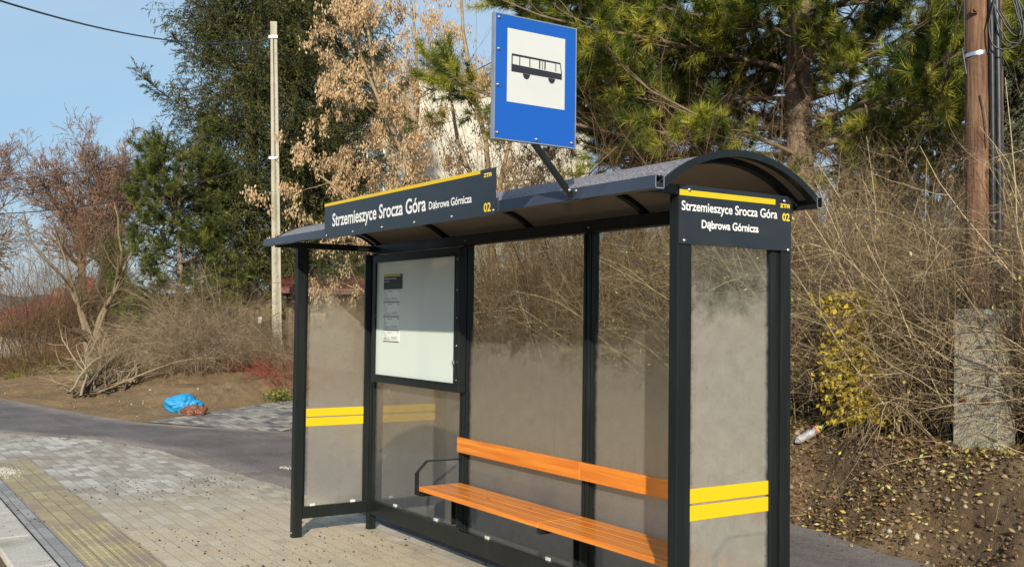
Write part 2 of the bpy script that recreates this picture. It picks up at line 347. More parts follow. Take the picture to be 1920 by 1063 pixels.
def asphalt_mat(tint=(.108, .096, .091)):
    m, t, b, o = newmat('fresh_asphalt'); c = coord(t)
    n1 = tex(t, 'TexNoise', 110., c, Detail=4.); n2 = tex(t, 'TexNoise', 1.4, c, Detail=6.); n3 = tex(t, 'TexNoise', 1., mapn(t, c, (.9, 9, 1), (0, 0, math.radians(6))), Detail=6., Roughness=.65)
    n4 = tex(t, 'TexNoise', 34., c, Detail=5., Roughness=.8); vo = tex(t, 'TexVoronoi', 60., c)
    col = ramp(t, n2.outputs[0], [(.3, tint), (.75, tuple(x * 1.7 for x in tint))])
    col = mix(t, ramp(t, n3.outputs[0], [(.5, (0, 0, 0)), (.8, (.6, .6, .6))]), col, (.23, .20, .165))
    col = mix(t, ramp(t, n1.outputs[0], [(.6, (0, 0, 0)), (.72, (.5, .5, .5))]), col, (.24, .225, .21))
    col = mix(t, .9, col, ramp(t, n4.outputs[0], [(.3, (.62, .61, .60)), (.5, (1, 1, 1)), (.7, (1.45, 1.42, 1.38))]), 'MULTIPLY')
    t.links.new(col, b.inputs['Base Color']); b.inputs['Roughness'].default_value = .85; b.inputs['Specular IOR Level'].default_value = .25
    bump(t, vo.outputs['Distance'], .6, .006, b); return m
def paver_mat():
    m, t, b, o = newmat('concrete_pavers'); c = coord(t)
    br = nd(t, 'TexBrick', offset=.5, squash=1.); t.links.new(c, br.inputs['Vector'])
    br.inputs['Scale'].default_value = 1; br.inputs['Brick Width'].default_value = .205; br.inputs['Row Height'].default_value = .103
    br.inputs['Mortar Size'].default_value = .0035; br.inputs['Mortar Smooth'].default_value = .4; br.inputs['Bias'].default_value = 0
    br.inputs['Color1'].default_value = (0, 0, 0, 1); br.inputs['Color2'].default_value = (1, 1, 1, 1); br.inputs['Mortar'].default_value = (.5, .5, .5, 1)
    sx = nd(t, 'SeparateXYZ'); t.links.new(c, sx.inputs[0])
    base = ramp(t, br.outputs['Color'], [(0, (.31, .285, .24)), (.35, (.43, .40, .345)), (.7, (.53, .505, .44)), (1, (.62, .60, .53))])
    n1 = tex(t, 'TexNoise', .75, c, Detail=7., Roughness=.62); n2 = tex(t, 'TexNoise', 60., c, Detail=5.); n3 = tex(t, 'TexNoise', 5., c, Detail=7., Roughness=.7)
    col = mix(t, .7, base, ramp(t, n2.outputs[0], [(.3, (.72, .72, .72)), (.7, (1.1, 1.1, 1.1))]), 'MULTIPLY')
    # brown trodden dirt, away from the shelter; pale sand near it
    dirt = mth(t, 'MULTIPLY', ramp(t, n1.outputs[0], [(.40, (0, 0, 0)), (.55, (1, 1, 1))]), ramp(t, n3.outputs[0], [(.35, (.25, .25, .25)), (.62, (1, 1, 1))]))
    col = mix(t, mth(t, 'MULTIPLY', dirt, .78), col, (.29, .235, .17))
    near = nd(t, 'MapRange', interpolation_type='SMOOTHSTEP'); t.links.new(mth(t, 'ADD', sx.outputs[0], mth(t, 'MULTIPLY', mth(t, 'SUBTRACT', n1.outputs[0], .5), 4.)), near.inputs[0])
    near.inputs[1].default_value = -7.2; near.inputs[2].default_value = -4.4
    lim = nd(t, 'MapRange', interpolation_type='SMOOTHSTEP'); t.links.new(sx.outputs[1], lim.inputs[0]); lim.inputs[1].default_value = .9; lim.inputs[2].default_value = .3
    sand = mth(t, 'MULTIPLY', mth(t, 'MULTIPLY', near.outputs[0], lim.outputs[0]), ramp(t, n3.outputs[0], [(.30, (.2, .2, .2)), (.55, (1, 1, 1))]))
    sandc = ramp(t, n2.outputs[0], [(.3, (.47, .38, .25)), (.7, (.62, .53, .37))])
    col = mix(t, mth(t, 'MULTIPLY', sand, .82), col, sandc)
    mort = mth(t, 'MULTIPLY', br.outputs['Fac'], mth(t, 'SUBTRACT', 1., mth(t, 'MULTIPLY', sand, .55)))
    mort = mth(t, 'MULTIPLY', mort, ramp(t, n3.outputs[0], [(.3, (.5, .5, .5)), (.55, (1, 1, 1))]))
    col = mix(t, mth(t, 'MULTIPLY', mort, .72), col, (.10, .085, .065))
    t.links.new(col, b.inputs['Base Color']); b.inputs['Roughness'].default_value = .85; b.inputs['Specular IOR Level'].default_value = .3
    h = mth(t, 'ADD', mth(t, 'MULTIPLY', br.outputs['Fac'], -1.), mth(t, 'MULTIPLY', n2.outputs[0], .35)); h = mth(t, 'ADD', h, mth(t, 'MULTIPLY', n3.outputs[0], 1.))
    bump(t, h, .55, .006, b); return m
def block_mat(name, c1, c2, bw, rh, dirt=.5, rough_n=40., mortar=.004, off=.0, bd=.006):
    m, t, b, o = newmat(name); c = coord(t)
    br = nd(t, 'TexBrick', offset=off); t.links.new(c, br.inputs['Vector']); br.inputs['Scale'].default_value = 1
    br.inputs['Brick Width'].default_value = bw; br.inputs['Row Height'].default_value = rh; br.inputs['Mortar Size'].default_value = mortar; br.inputs['Mortar Smooth'].default_value = .3
    br.inputs['Color1'].default_value = (*c1, 1); br.inputs['Color2'].default_value = (*c2, 1); br.inputs['Mortar'].default_value = tuple(x * .35 for x in c1) + (1,)
    n2 = tex(t, 'TexNoise', rough_n, c, Detail=7., Roughness=.75); n3 = tex(t, 'TexNoise', 2.5, c, Detail=7., Roughness=.65)
    col = mix(t, .8, br.outputs['Color'], ramp(t, n2.outputs[0], [(.3, (.6, .6, .6)), (.7, (1.15, 1.15, 1.15))]), 'MULTIPLY')
    col = mix(t, mth(t, 'MULTIPLY', ramp(t, n3.outputs[0], [(.4, (0, 0, 0)), (.65, (1, 1, 1))]), dirt), col, (.26, .215, .16))
    t.links.new(col, b.inputs['Base Color']); b.inputs['Roughness'].default_value = .88
    h = mth(t, 'ADD', mth(t, 'MULTIPLY', br.outputs['Fac'], -1.), mth(t, 'MULTIPLY', n2.outputs[0], .6)); bump(t, h, .6, bd, b); return m
def soil_mat():
    m, t, b, o = newmat('dug_soil'); c = coord(t); sx = nd(t, 'SeparateXYZ'); t.links.new(c, sx.inputs[0])
    n1 = tex(t, 'TexNoise', 1.1, c, Detail=8., Roughness=.65); n2 = tex(t, 'TexNoise', 22., c, Detail=8., Roughness=.7); n3 = tex(t, 'TexNoise', 120., c, Detail=3.)
    dry = ramp(t, n1.outputs[0], [(.3, (.17, .115, .062)), (.55, (.235, .165, .092)), (.75, (.30, .22, .13))])
    wet = ramp(t, n1.outputs[0], [(.3, (.065, .045, .029)), (.55, (.135, .096, .06)), (.75, (.24, .175, .11))])
    w_ = nd(t, 'MapRange', interpolation_type='SMOOTHSTEP'); t.links.new(sx.outputs[0], w_.inputs[0]); w_.inputs[1].default_value = -11; w_.inputs[2].default_value = -6
    col = mix(t, w_.outputs[0], dry, wet)
    col = mix(t, .8, col, ramp(t, n2.outputs[0], [(.3, (.6, .6, .6)), (.7, (1.35, 1.3, 1.2))]), 'MULTIPLY')
    col = mix(t, ramp(t, n3.outputs[0], [(.70, (0, 0, 0)), (.76, (.7, .7, .7))]), col, (.42, .36, .27))
    # grassy ground farther out
    ly = nd(t, 'MapRange', interpolation_type='SMOOTHSTEP'); t.links.new(mth(t, 'ADD', sx.outputs[0], mth(t, 'MULTIPLY', mth(t, 'SUBTRACT', n1.outputs[0], .5), 6.)), ly.inputs[0]); ly.inputs[1].default_value = -24; ly.inputs[2].default_value = -27
    col = mix(t, mth(t, 'MULTIPLY', ly.outputs[0], .8), col, ramp(t, n2.outputs[0], [(.3, (.07, .075, .022)), (.7, (.15, .14, .05))]))
    t.links.new(col, b.inputs['Base Color']); b.inputs['Roughness'].default_value = .95; b.inputs['Specular IOR Level'].default_value = .15
    bump(t, mth(t, 'ADD', n2.outputs[0], mth(t, 'MULTIPLY', n3.outputs[0], .3)), .8, .03, b); return m
def concrete_mat(name='rough_concrete', a=(.30, .275, .21), b2=(.44, .41, .33), scale=9., bd=.006, aggregate=True):
    m, t, b, o = newmat(name); c = coord(t); n1 = tex(t, 'TexNoise', scale, c, Detail=8., Roughness=.65); n2 = tex(t, 'TexNoise', 75., c, Detail=4.); v = tex(t, 'TexVoronoi', 95., c)
    col = ramp(t, n1.outputs[0], [(.3, a), (.65, b2)]); col = mix(t, .7, col, ramp(t, n2.outputs[0], [(.3, (.7, .7, .68)), (.65, (1.1, 1.1, 1.1))]), 'MULTIPLY')
    moss = tex(t, 'TexNoise', 3., mapn(t, c, (1, 1, .5)), Detail=6.); col = mix(t, ramp(t, moss.outputs[0], [(.52, (0, 0, 0)), (.72, (.55, .55, .55))]), col, (.15, .15, .07))
    t.links.new(col, b.inputs['Base Color']); b.inputs['Roughness'].default_value = .9
    bump(t, mth(t, 'ADD', n2.outputs[0], mth(t, 'MULTIPLY', v.outputs['Distance'], .8)) if aggregate else n2.outputs[0], .7, bd, b); return m
def polewood_mat():
    m, t, b, o = newmat('weathered_brown_pole_wood'); c = coord(t)
    wq = tex(t, 'TexNoise', 3., c, Detail=3.); wv = nd(t, 'VectorMath', operation='MULTIPLY_ADD'); t.links.new(wq.outputs['Color'], wv.inputs[0]); wv.inputs[1].default_value = (.05, .05, .05); t.links.new(c, wv.inputs[2])
    g = tex(t, 'TexNoise', 1., mapn(t, wv.outputs[0], (30, 30, 1.7)), Detail=8., Roughness=.7); g2 = tex(t, 'TexNoise', 1., mapn(t, c, (7, 7, 1.1)), Detail=5.)
    k = tex(t, 'TexVoronoi', 1., mapn(t, c, (7, 7, 3.0)))
    col = ramp(t, g.outputs[0], [(.30, (.03, .014, .009)), (.43, (.12, .06, .034)), (.56, (.22, .125, .07)), (.72, (.36, .24, .145))])
    col = mix(t, .8, col, ramp(t, g2.outputs[0], [(.3, (.5, .45, .42)), (.7, (1.2, 1.15, 1.1))]), 'MULTIPLY')
    col = mix(t, ramp(t, k.outputs['Distance'], [(.06, (.9, .9, .9)), (.14, (0, 0, 0))]), col, (.05, .02, .012))
    t.links.new(col, b.inputs['Base Color']); b.inputs['Roughness'].default_value = .8; bump(t, g.outputs[0], .8, .012, b); return m
def bark_mat(name, a, b2, sc=(18, 18, 5)):
    m, t, b, o = newmat(name); c = coord(t); n = tex(t, 'TexNoise', 1., mapn(t, c, sc), Detail=8., Roughness=.7); v = tex(t, 'TexVoronoi', 1., mapn(t, c, tuple(s * 1.2 for s in sc)))
    t.links.new(ramp(t, n.outputs[0], [(.3, a), (.7, b2)]), b.inputs['Base Color']); b.inputs['Roughness'].default_value = .9; bump(t, mth(t, 'ADD', n.outputs[0], v.outputs['Distance']), .8, .02, b); return m

MET = metal_dark(); BOARD = board_mat(); WOOD = wood_mat(); ASPH = asphalt_mat(); PAVE = paver_mat(); SOIL = soil_mat(); ROOF = roof_mat(); GBACK = glass_back()
STEEL = plain('galvanised_steel', (.55, .55, .56), .3, .9, .15, 60); YEL = plain('yellow_foil', (.66, .46, .009), .38, 0, .03, 3, spec=.4); WHT = plain('white_foil', (.78, .78, .76), .4, 0, .03, 4)
YTX = plain('yellow_lettering', (.85, .60, .05), .45, 0, .03, 4); BLUE = plain('blue_reflective_foil', (.006, .085, .40), .32, 0, .05, 2, spec=.5); SGW = plain('sign_white_foil', (.53, .545, .53), .42, 0, .03, 3)
BLK = plain('black_foil', (.02, .02, .024), .4); ALU = plain('grey_aluminium_edge', (.42, .43, .45), .35, .7)
CONC = concrete_mat(); CPOLE = concrete_mat('pale_pole_concrete', (.36, .33, .25), (.47, .44, .34), 4., .002, False)
PWOOD = polewood_mat(); PLAST = plain('black_plastic_pipe', (.022, .025, .028), .42, 0, .3, 12)
TW_HEDGE = rndmat('dry_hedge_twigs', [(0, (.05, .034, .022)), (.3, (.15, .105, .06)), (.65, (.33, .25, .145)), (.9, (.50, .40, .245)), (1, (.64, .54, .35))], .75)
TW_GREY = rndmat('grey_dry_twigs', [(0, (.14, .10, .06)), (.5, (.30, .23, .145)), (1, (.44, .36, .25))], .75)
TW_BRN = rndmat('brown_dry_twigs', [(0, (.085, .05, .028)), (.5, (.19, .12, .065)), (1, (.33, .23, .13))], .8)
BUD = rndmat('red_budded_twigs', [(0, (.15, .095, .06)), (.6, (.28, .175, .115)), (1, (.46, .26, .18))], .8)
LIMB = rndmat('bare_limb_bark', [(0, (.15, .11, .075)), (1, (.24, .185, .125))], .85, noise=12.)
LIMBP = rndmat('pale_ash_bark', [(0, (.27, .205, .115)), (1, (.38, .30, .185))], .85, noise=14.)
SPRUCE_N = rndmat('spruce_needles', [(0, (.018, .028, .008)), (.4, (.050, .062, .016)), (.75, (.115, .118, .034)), (1, (.26, .22, .085))], .6, .15)
SPRUCE_B = rndmat('silvery_spruce_needles', [(0, (.05, .07, .04)), (.6, (.12, .15, .09)), (1, (.23, .25, .17))], .6, .15)
PINE_N = rndmat('pine_needles', [(0, (.035, .055, .012)), (.35, (.09, .125, .02)), (.6, (.23, .26, .03)), (.9, (.43, .42, .05)), (1, (.45, .29, .10))], .5, .28, .35)
PINE_D = rndmat('young_pine_needles', [(0, (.035, .055, .014)), (.6, (.095, .12, .024)), (1, (.24, .25, .05))], .5, .25, .35)
PINE_BROWN = rndmat('dead_pine_twigs', [(0, (.07, .045, .028)), (.6, (.14, .095, .06)), (1, (.24, .17, .11))], .85)
THUJA = rndmat('bronzed_thuja_sprays', [(0, (.12, .075, .022)), (.5, (.26, .165, .042)), (1, (.38, .29, .07))], .7, .2)
BARKP = bark_mat('pine_bark', (.10, .065, .042), (.36, .27, .19)); BARKS = bark_mat('spruce_bark', (.06, .045, .03), (.15, .11, .075))
SEED = rndmat('dry_winged_seeds', [(0, (.40, .26, .13)), (.5, (.62, .44, .25)), (1, (.78, .60, .38))], .7, .35)
LEAF = rndmat('fallen_leaf', [(0, (.07, .035, .018)), (.45, (.17, .098, .045)), (.74, (.29, .20, .10)), (.86, (.42, .34, .09)), (.92, (.52, .47, .11)), (1, (.60, .57, .30))], .7, .2)
STONE = rndmat('pale_stones', [(0, (.16, .12, .085)), (.6, (.30, .24, .17)), (1, (.58, .52, .42))], .85, noise=50.)
CLOD = rndmat('soil_crumbs', [(0, (.045, .03, .02)), (.5, (.13, .09, .056)), (1, (.30, .225, .14))], .95)
GRASS = rndmat('meadow_grass', [(0, (.10, .10, .025)), (.5, (.23, .24, .045)), (1, (.42, .37, .13))], .7, .3)
RUST = rndmat('rusty_beech_leaves', [(0, (.13, .055, .025)), (.5, (.24, .115, .05)), (1, (.36, .20, .09))], .8, .2)
REDTW = rndmat('red_twigs', [(0, (.16, .03, .02)), (1, (.33, .08, .05))], .7)
GREENL = rndmat('small_green_leaves', [(0, (.04, .07, .015)), (.6, (.11, .16, .025)), (1, (.28, .33, .04))], .6, .25)

# ------------------------------------------------------------------ ground
BPx = [-60, -30, -17.8, -13.3, -12.3, -10.2, -8.1, -7.1, -4.8, -2.4, -1.2, 12]; BPy = [-8, -2.6, -.28, .6, .9, 2.35, 2.68, 2.95, 3.36, 3.45, 3.2, 2.3]
FPx = [-60, -30, -14, -11.96, -10.61, -9.21, -7.43, -5.86, -5, 12]; FPy = [-14, -6.4, -2.2, -.99, -.06, .37, .55, .69, .76, .78]
DC = np.array([-11.4, 1.6]); DD = np.array([-.5, .866])
def yb(x): return np.interp(x, BPx, BPy)
def yf(x): return np.interp(x, FPx, FPy)
def ground(x, y, detail=True):
    x = np.asarray(x, float); y = np.asarray(y, float)
    sl_ = (yb(x + .3) - yb(x - .3)) / .6; s = (y - yb(x)) / np.sqrt(1 + sl_ ** 2)
    wl = smooth((-8.5 - x) / 3.5); sn = s + (.16 * fbm(x * 2.2, y * 2.2, 3, 3) if detail else 0)
    hr = .72 * smooth(sn / .55 + .04) + .03 * np.maximum(s - .75, 0); hl = .40 * smooth(sn / 4.2) + .012 * np.maximum(s, 0)
    h = hr * (1 - wl) + hl * wl
    q = np.abs((x - DC[0]) * DD[1] - (y - DC[1]) * DD[0]); dr = smooth((q - 1.25) / .9); dr = np.where(y > 12, 1, dr)
    h = h * dr + (1 - dr) * .03 * np.maximum(s, 0)
    if detail:
        amp = smooth(s / .35) * dr
        h = h + amp * (.10 * fbm(x * 1.3, y * 1.3, 3, 1) * (.5 + .5 * wl) + .075 * (fbm(x * 6, y * 6, 4, 2)) + .045 * np.abs(fbm(x * 14, y * 14, 3, 5)))
    r = np.hypot(x - CAM[0], y - CAM[1]); h = h - np.where(r > 27, (r - 27) * .055, 0) * (r < 140) - (r >= 140) * 6.2
    h = np.where(s < -.06, -.03, h); h = np.where(y < -1.86, -.16, h)
    return h
def gz(x, y): return float(ground(x, y, True))
def axis(segs):
    a = [np.arange(s, e, st) for s, e, st in segs]; return np.concatenate(a)
gx = axis([(-900, -200, 50), (-200, -60, 8), (-60, -27, 1), (-27, -12, .16), (-12, -5, .11), (-5, 1.2, .045), (1.2, 8, .3), (8, 60, 5), (60, 500, 60)])
gy = axis([(-300, -20, 25), (-20, -2.1, .8), (-2.1, .4, .12), (.4, 2.6, .08), (2.6, 5.2, .045), (5.2, 9, .15), (9, 20, .5), (20, 80, 3), (80, 900, 50)])
X, Y = np.meshgrid(gx, gy, indexing='ij'); Z = ground(X, Y)
V = np.stack([X, Y, Z], -1).reshape(-1, 3); nx, ny = X.shape
ii = (np.arange(nx - 1)[:, None] * ny + np.arange(ny - 1)[None]).ravel()
tag(link('ground', mesh_np('ground', V, np.stack([ii, ii + ny, ii + ny + 1, ii + 1], 1), SOIL, None, True)), 'bare brown earth bank and dug soil running behind the path', kind='structure')
def strip(name, xs, fa, fb, z, mat, label, n=2, thick=0.):
    xs = np.asarray(xs); A = fa(xs); B = fb(xs); k = n + 1
    rows = [np.stack([xs, A + (B - A) * j / n, np.full_like(xs, z)], -1) for j in range(k)]
    V = np.stack(rows, 1).reshape(-1, 3); i = (np.arange(len(xs) - 1)[:, None] * k + np.arange(n)[None]).ravel()
    F = np.stack([i, i + k, i + k + 1, i + 1], 1)
    if thick:
        VB0 = V.reshape(-1, k, 3).copy()
        for j in (0, n):
            lo = VB0[:, j].copy(); lo[:, 2] -= thick; b0 = len(V); V = np.concatenate([V, lo]); a = np.arange(len(xs) - 1)
            F = np.concatenate([F, np.stack([a * k + j, b0 + a, b0 + a + 1, (a + 1) * k + j], 1)])
    return tag(link(name, mesh_np(name, V, F, mat)), label, kind='structure')
xs = np.concatenate([np.linspace(-60, -14, 40), np.linspace(-13.9, -4, 120), np.linspace(-3.9, 12, 30)])
jit = lambda x, s: .05 * fbm(x * 3., x * 0 + s, 3, 8) + .02 * vnoise(x * 14, x * 0 + s, 9)
strip('asphalt_path', xs, lambda x: yf(x) + jit(x, 1), lambda x: yb(x) + .02 + jit(x, 7), .016, ASPH, 'dark new asphalt path curving behind the bus shelter', 6, .06)
strip('paved_platform', xs[xs > -13.2], lambda x: np.full_like(x, -1.48), lambda x: np.maximum(yf(x) + .06, -1.47), 0., PAVE, 'pale grey concrete block pavement in front of the shelter')
BORD = block_mat('kerbside_blocks', (.26, .255, .26), (.42, .42, .41), .21, .078, .35)
strip('paved_border', np.linspace(-14, 6, 40), lambda x: x * 0 - 1.61, lambda x: x * 0 - 1.472, .002, BORD, 'two rows of grey blocks between the kerb and yellow strip')
KERB = concrete_mat('dusty_kerb_concrete', (.42, .39, .33), (.60, .57, .50), 6., .004)
mb = MB(); 
for k in range(20): mb.box(-14 + k, -14 + k + .992, -1.87, -1.615, -.3, .004)
tag(mb.build('kerb', KERB, None, .012), 'pale dusty concrete kerb along the road edge', kind='structure')
strip('road', np.linspace(-60, 12, 30), lambda x: x * 0 - 12., lambda x: x * 0 - 1.86, -.14, asphalt_mat((.10, .09, .085)), 'asphalt road beyond the kerb')
# tactile strip
TACM = block_mat('yellow_tactile_blocks', (.44, .36, .19), (.54, .45, .26), .205, .106, .85, 40.) if False else block_mat('yellow_tactile_blocks', (.40, .33, .17), (.50, .42, .24), .21, .105, .95, 45.)
x0, x1, y0, y1 = -9.03, 3.15, -1.47, -1.05
cx = np.arange(-5.25 + .02625, x1, .0525); cy = np.arange(y0 + .02625, y1, .0525); GX, GY = np.meshgrid(cx, cy); n = GX.size
pts = np.stack([GX.ravel(), GY.ravel(), np.full(n, .006)], -1)
an = np.arange(6) * np.pi / 3; ring = np.stack([np.cos(an) * .016, np.sin(an) * .011, an * 0], -1); top = ring * .6 + np.array([0, 0, .004])
v = np.concatenate([ring, top]); fq = [(i, (i + 1) % 6, 6 + (i + 1) % 6, 6 + i) for i in range(6)] + [(6, 7, 8, 9), (6, 9, 10, 11)]
VV = (pts[:, None] + v[None]).reshape(-1, 3); FF = (np.array(fq)[None] + np.arange(n)[:, None, None] * 12).reshape(-1, 4)
VB = np.array([(x0, y0, .006), (x1, y0, .006), (x1, y1, .006), (x0, y1, .006)]); 
tag(link('tactile_paving', mesh_np('tactile_paving', np.concatenate([VV, VB]), np.concatenate([FF, [[len(VV), len(VV) + 1, len(VV) + 2, len(VV) + 3]]]), TACM)), 'worn yellow tactile strip with raised studs along the kerb', kind='structure')
# driveway of mixed blocks
DRV = block_mat('mixed_grey_driveway_blocks', (.09, .09, .10), (.46, .43, .36), .21, .105, .3, off=.5)
tt = np.linspace(0, 9, 40); rows = []
for j in range(5):
    q = (j - 2) / 2 * 1.2; px_ = DC[0] + DD[0] * tt + DD[1] * q; py_ = DC[1] + DD[1] * tt - DD[0] * q
    if True:
        st = np.array([0, 0]); 
    rows.append(np.stack([px_, py_, ground(px_, py_, False) + .012], -1))
Vd = np.stack(rows, 1); s_ = Vd[:, :, 1] - yb(Vd[:, :, 0]); Vd[:, :, 2] = np.where(s_ < .05, .002, np.maximum(Vd[:, :, 2], .012))
i = (np.arange(39)[:, None] * 5 + np.arange(4)[None]).ravel()
tag(link('driveway', mesh_np('driveway', Vd.reshape(-1, 3), np.stack([i, i + 5, i + 6, i + 1], 1), DRV)), 'strip of mixed grey blocks leading from path to shed', kind='structure')

# ------------------------------------------------------------------ lettering
def text_mesh(txt, bold=.0):
    cu = bpy.data.curves.new('t', 'FONT'); cu.body = txt; cu.size = 1; cu.offset = bold; cu.resolution_u = 8
    o = bpy.data.objects.new('t', cu); C.objects.link(o); bpy.context.view_layer.update()
    me = bpy.data.meshes.new_from_object(o.evaluated_get(bpy.context.evaluated_depsgraph_get()))
    bpy.data.objects.remove(o); n = len(me.vertices); a = np.empty(n * 3, np.float32); me.vertices.foreach_get('co', a); a = a.reshape(-1, 3)
    return me, a
CAPH = None
def text(name, txt, origin, ux, width, cap, mat, parent, bold=.012, normal=None):
    """one line of lettering as a mesh: starts at origin, runs along ux, capital height `cap`"""
    global CAPH
    if CAPH is None: _, a = text_mesh('Z', 0.); CAPH = a[:, 1].max() - a[:, 1].min()
    me, a = text_mesh(txt, bold); ux = np.array(ux, float); x = (a[:, 0] - a[:, 0].min()) / (a[:, 0].max() - a[:, 0].min()) * width
    z = a[:, 1] / CAPH * cap; V = np.array(origin)[None] + ux[None] * x[:, None] + np.array([0, 0, 1.])[None] * z[:, None] - parent_loc(parent)
    me.vertices.foreach_set('co', V.astype(np.float32).ravel()); me.materials.clear(); me.materials.append(mat); me.update()
    me.name = name; return link(name, me, parent)
def bolt(parent, p, ax, r=.007, name='bolt'):
    p = np.array(p, float); ax = np.array(ax, float)
    return MB().cyl(p, p + ax * .004, r, 12, r * .95).cyl(p + ax * .004, p + ax * .007, r * .8, 12, r * .35).build(name, STEEL, parent, 0, True)

# ------------------------------------------------------------------ bus shelter
L = 4.005
sh = thing('bus_shelter', (-2, .27, 0), 'charcoal metal bus shelter with arched roof and misted glass walls', 'bus shelter')
def post_front(x0, ztop):
    m = MB().box(x0, x0 + .05, -.055, .018, 0, ztop).box(x0 + .006, x0 + .03, .018, .04, .2, ztop - .005)
    return m.build('post', MET, sh, .003)
post_front(-.02, 2.10); post_front(-4.03, 2.09)
for x0, zb, nr in ((-.02, 0, 1), (-4.03, 0, 0)):
    MB().box(x0, x0 + .05, .545, .606, zb, 2.07).box(x0 + .008, x0 + .036, .497, .545, .2, 2.068).box(x0 + .0501 if nr == 0 else x0 - .018, x0 + .068 if nr == 0 else x0 - .0001, .56, .59, .13, 2.06).build('post', MET, sh, .003)
for xc in (-2.642, -1.34):
    MB().box(xc - .032, xc + .032, .562, .612, .11, 2.07).box(xc - .026, xc - .006, .548, .562, .235, 2.065).box(xc + .006, xc + .026, .548, .562, .235, 2.065).build('post', MET, sh, .002)
MB().box(-3.98, -.02, .548, .592, .118, .229).build('bottom_rail', MET, sh, .003)
MB().box(-.012, .022, .018, .545, .13, .215).build('bottom_rail', MET, sh, .003)
MB().box(-4.022, -3.988, .018, .545, .13, .215).build('bottom_rail', MET, sh, .003)
MB().box(-4.03, .03, .5605, .62, 2.071, 2.139).build('top_beam', MET, sh, .003)
MB().box(-.022, .0315, -.212, .56, 2.101, 2.141).build('top_beam', MET, sh, .003)
MB().box(-4.032, -3.982, -.212, .56, 2.091, 2.135).build('top_beam', MET, sh, .003)
# roof: shallow arc
Yc, Zc = .2225, None
ya, yz, rise, zz0 = -.222, .667, .158, 2.128
hw = (yz - ya) / 2; Rr = (hw ** 2 + rise ** 2) / (2 * rise); yc = (ya + yz) / 2; zc = zz0 + rise - Rr
def arc(r, n=28, a0=0, a1=1):
    th = math.asin(hw / Rr); return [(yc + r * math.sin(th * (-1 + 2 * (a0 + (a1 - a0) * k / n))), zc + r * math.cos(th * (-1 + 2 * (a0 + (a1 - a0) * k / n)))) for k in range(n + 1)]
def arc_plate(x0, x1, ro, ri, name, mat, bev=0, sm=False):
    a = arc(ro); b = arc(ri); n = len(a); V = [(x0, *p) for p in a] + [(x0, *p) for p in b] + [(x1, *p) for p in a] + [(x1, *p) for p in b]; F = []
    for k in range(n - 1):
        F += [(k, k + 1, 2 * n + k + 1, 2 * n + k), (n + k, 3 * n + k, 3 * n + k + 1, n + k + 1), (k, n + k, n + k + 1, k + 1), (2 * n + k, 2 * n + k + 1, 3 * n + k + 1, 3 * n + k)]
    F += [(0, 2 * n, 3 * n, n), (n - 1, 2 * n - 1, 4 * n - 1, 3 * n - 1)]
    return MB().add(V, F).build(name, mat, sh, bev, sm)
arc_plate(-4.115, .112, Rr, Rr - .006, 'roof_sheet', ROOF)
for x in (-4.0, -2.98, -1.97, -.93, .01): arc_plate(x - .018, x + .018, Rr - .008, Rr - .034, 'roof_rib', MET)
arc_plate(.1125, .127, Rr + .006, Rr - .022, 'roof_trim', MET); arc_plate(-4.13, -4.1155, Rr + .006, Rr - .022, 'roof_trim', MET)
arc_plate(.085, .1115, Rr - .007, Rr - .019, 'roof_trim', MET)
GUT = plain('sky_tinted_gutter_coat', (.035, .045, .07), .3, 0, .2, 6)  # bluish sky reflection on the front gutter is put into its base colour
def channel(y0, y1, z0, z1, th, x0, x1, name, mat):
    return MB().extrude([(y0, z0), (y1, z0), (y1, z1), (y1 - th, z1), (y1 - th, z0 + th), (y0 + th, z0 + th), (y0 + th, z1 - th), (y1 - th * 2.2, z1 - th), (y1 - th * 2.2, z1), (y0, z1)], 'x', x0, x1).build(name, mat, sh, .0008)
channel(-.262, -.217, 2.102, 2.152, .003, -4.13, .127, 'gutter', GUT)
MB().box(.1272, .1282, -.262, -.2585, 2.102, 2.152).box(.1272, .1282, -.2205, -.217, 2.102, 2.150).box(.1272, .1282, -.262, -.217, 2.101, 2.105).build('gutter_end_edge', ALU, sh)
channel(.658, .69, 2.09, 2.135, .003, -4.13, .127, 'gutter', MET)
MB().box(.1272, .1282, .658, .661, 2.09, 2.135).box(.1272, .1282, .658, .69, 2.089, 2.0925).build('gutter_end_edge', ALU, sh)
for x in (-3.6, -2.1, -.75, .05):
    bolt(sh, (x, -.215 + .02, 2.152 + .004), (0, -.3, .95), .008)
# glass panes
def pane(name, a, b, z0, z1, seed, t=.008, **k):
    """a,b = (x,y) of the left and right edge"""
    a = np.array(a, float); b = np.array(b, float); wd = np.linalg.norm(b - a); d = (b - a) / wd; nn = np.array([d[1], -d[0]]) * t
    v = []
    for q in (a, b, b - nn, a - nn):
        v += [(q[0], q[1], z0), (q[0], q[1], z1)]
    me = bpy.data.meshes.new(name); off = parent_loc(sh)
    me.from_pydata([tuple(np.array(p) - off) for p in v], [], [(0, 2, 3, 1), (4, 6, 7, 5), (2, 4, 5, 3), (6, 0, 1, 7), (1, 3, 5, 7), (0, 6, 4, 2)])
    me.materials.append(glass_mat(wd, seed, **k)); me.materials.append(GBACK)
    for i, p in enumerate(me.polygons): p.material_index = 0 if i == 0 else 1
    uv = me.uv_layers.new(name='UVMap')
    uvv = {0: (0, z0), 1: (0, z1), 2: (wd, z0), 3: (wd, z1), 4: (wd, z0), 5: (wd, z1), 6: (0, z0), 7: (0, z1)}
    for lp in me.loops: uv.data[lp.index].uv = uvv[lp.vertex_index]
    me.update(); return link(name, me, sh)
pane('glass_pane', (.002, .024), (.002, .51), .216, 1.93, 1, zlo=1.60, zhi=1.90, base=.97, blur=.53)
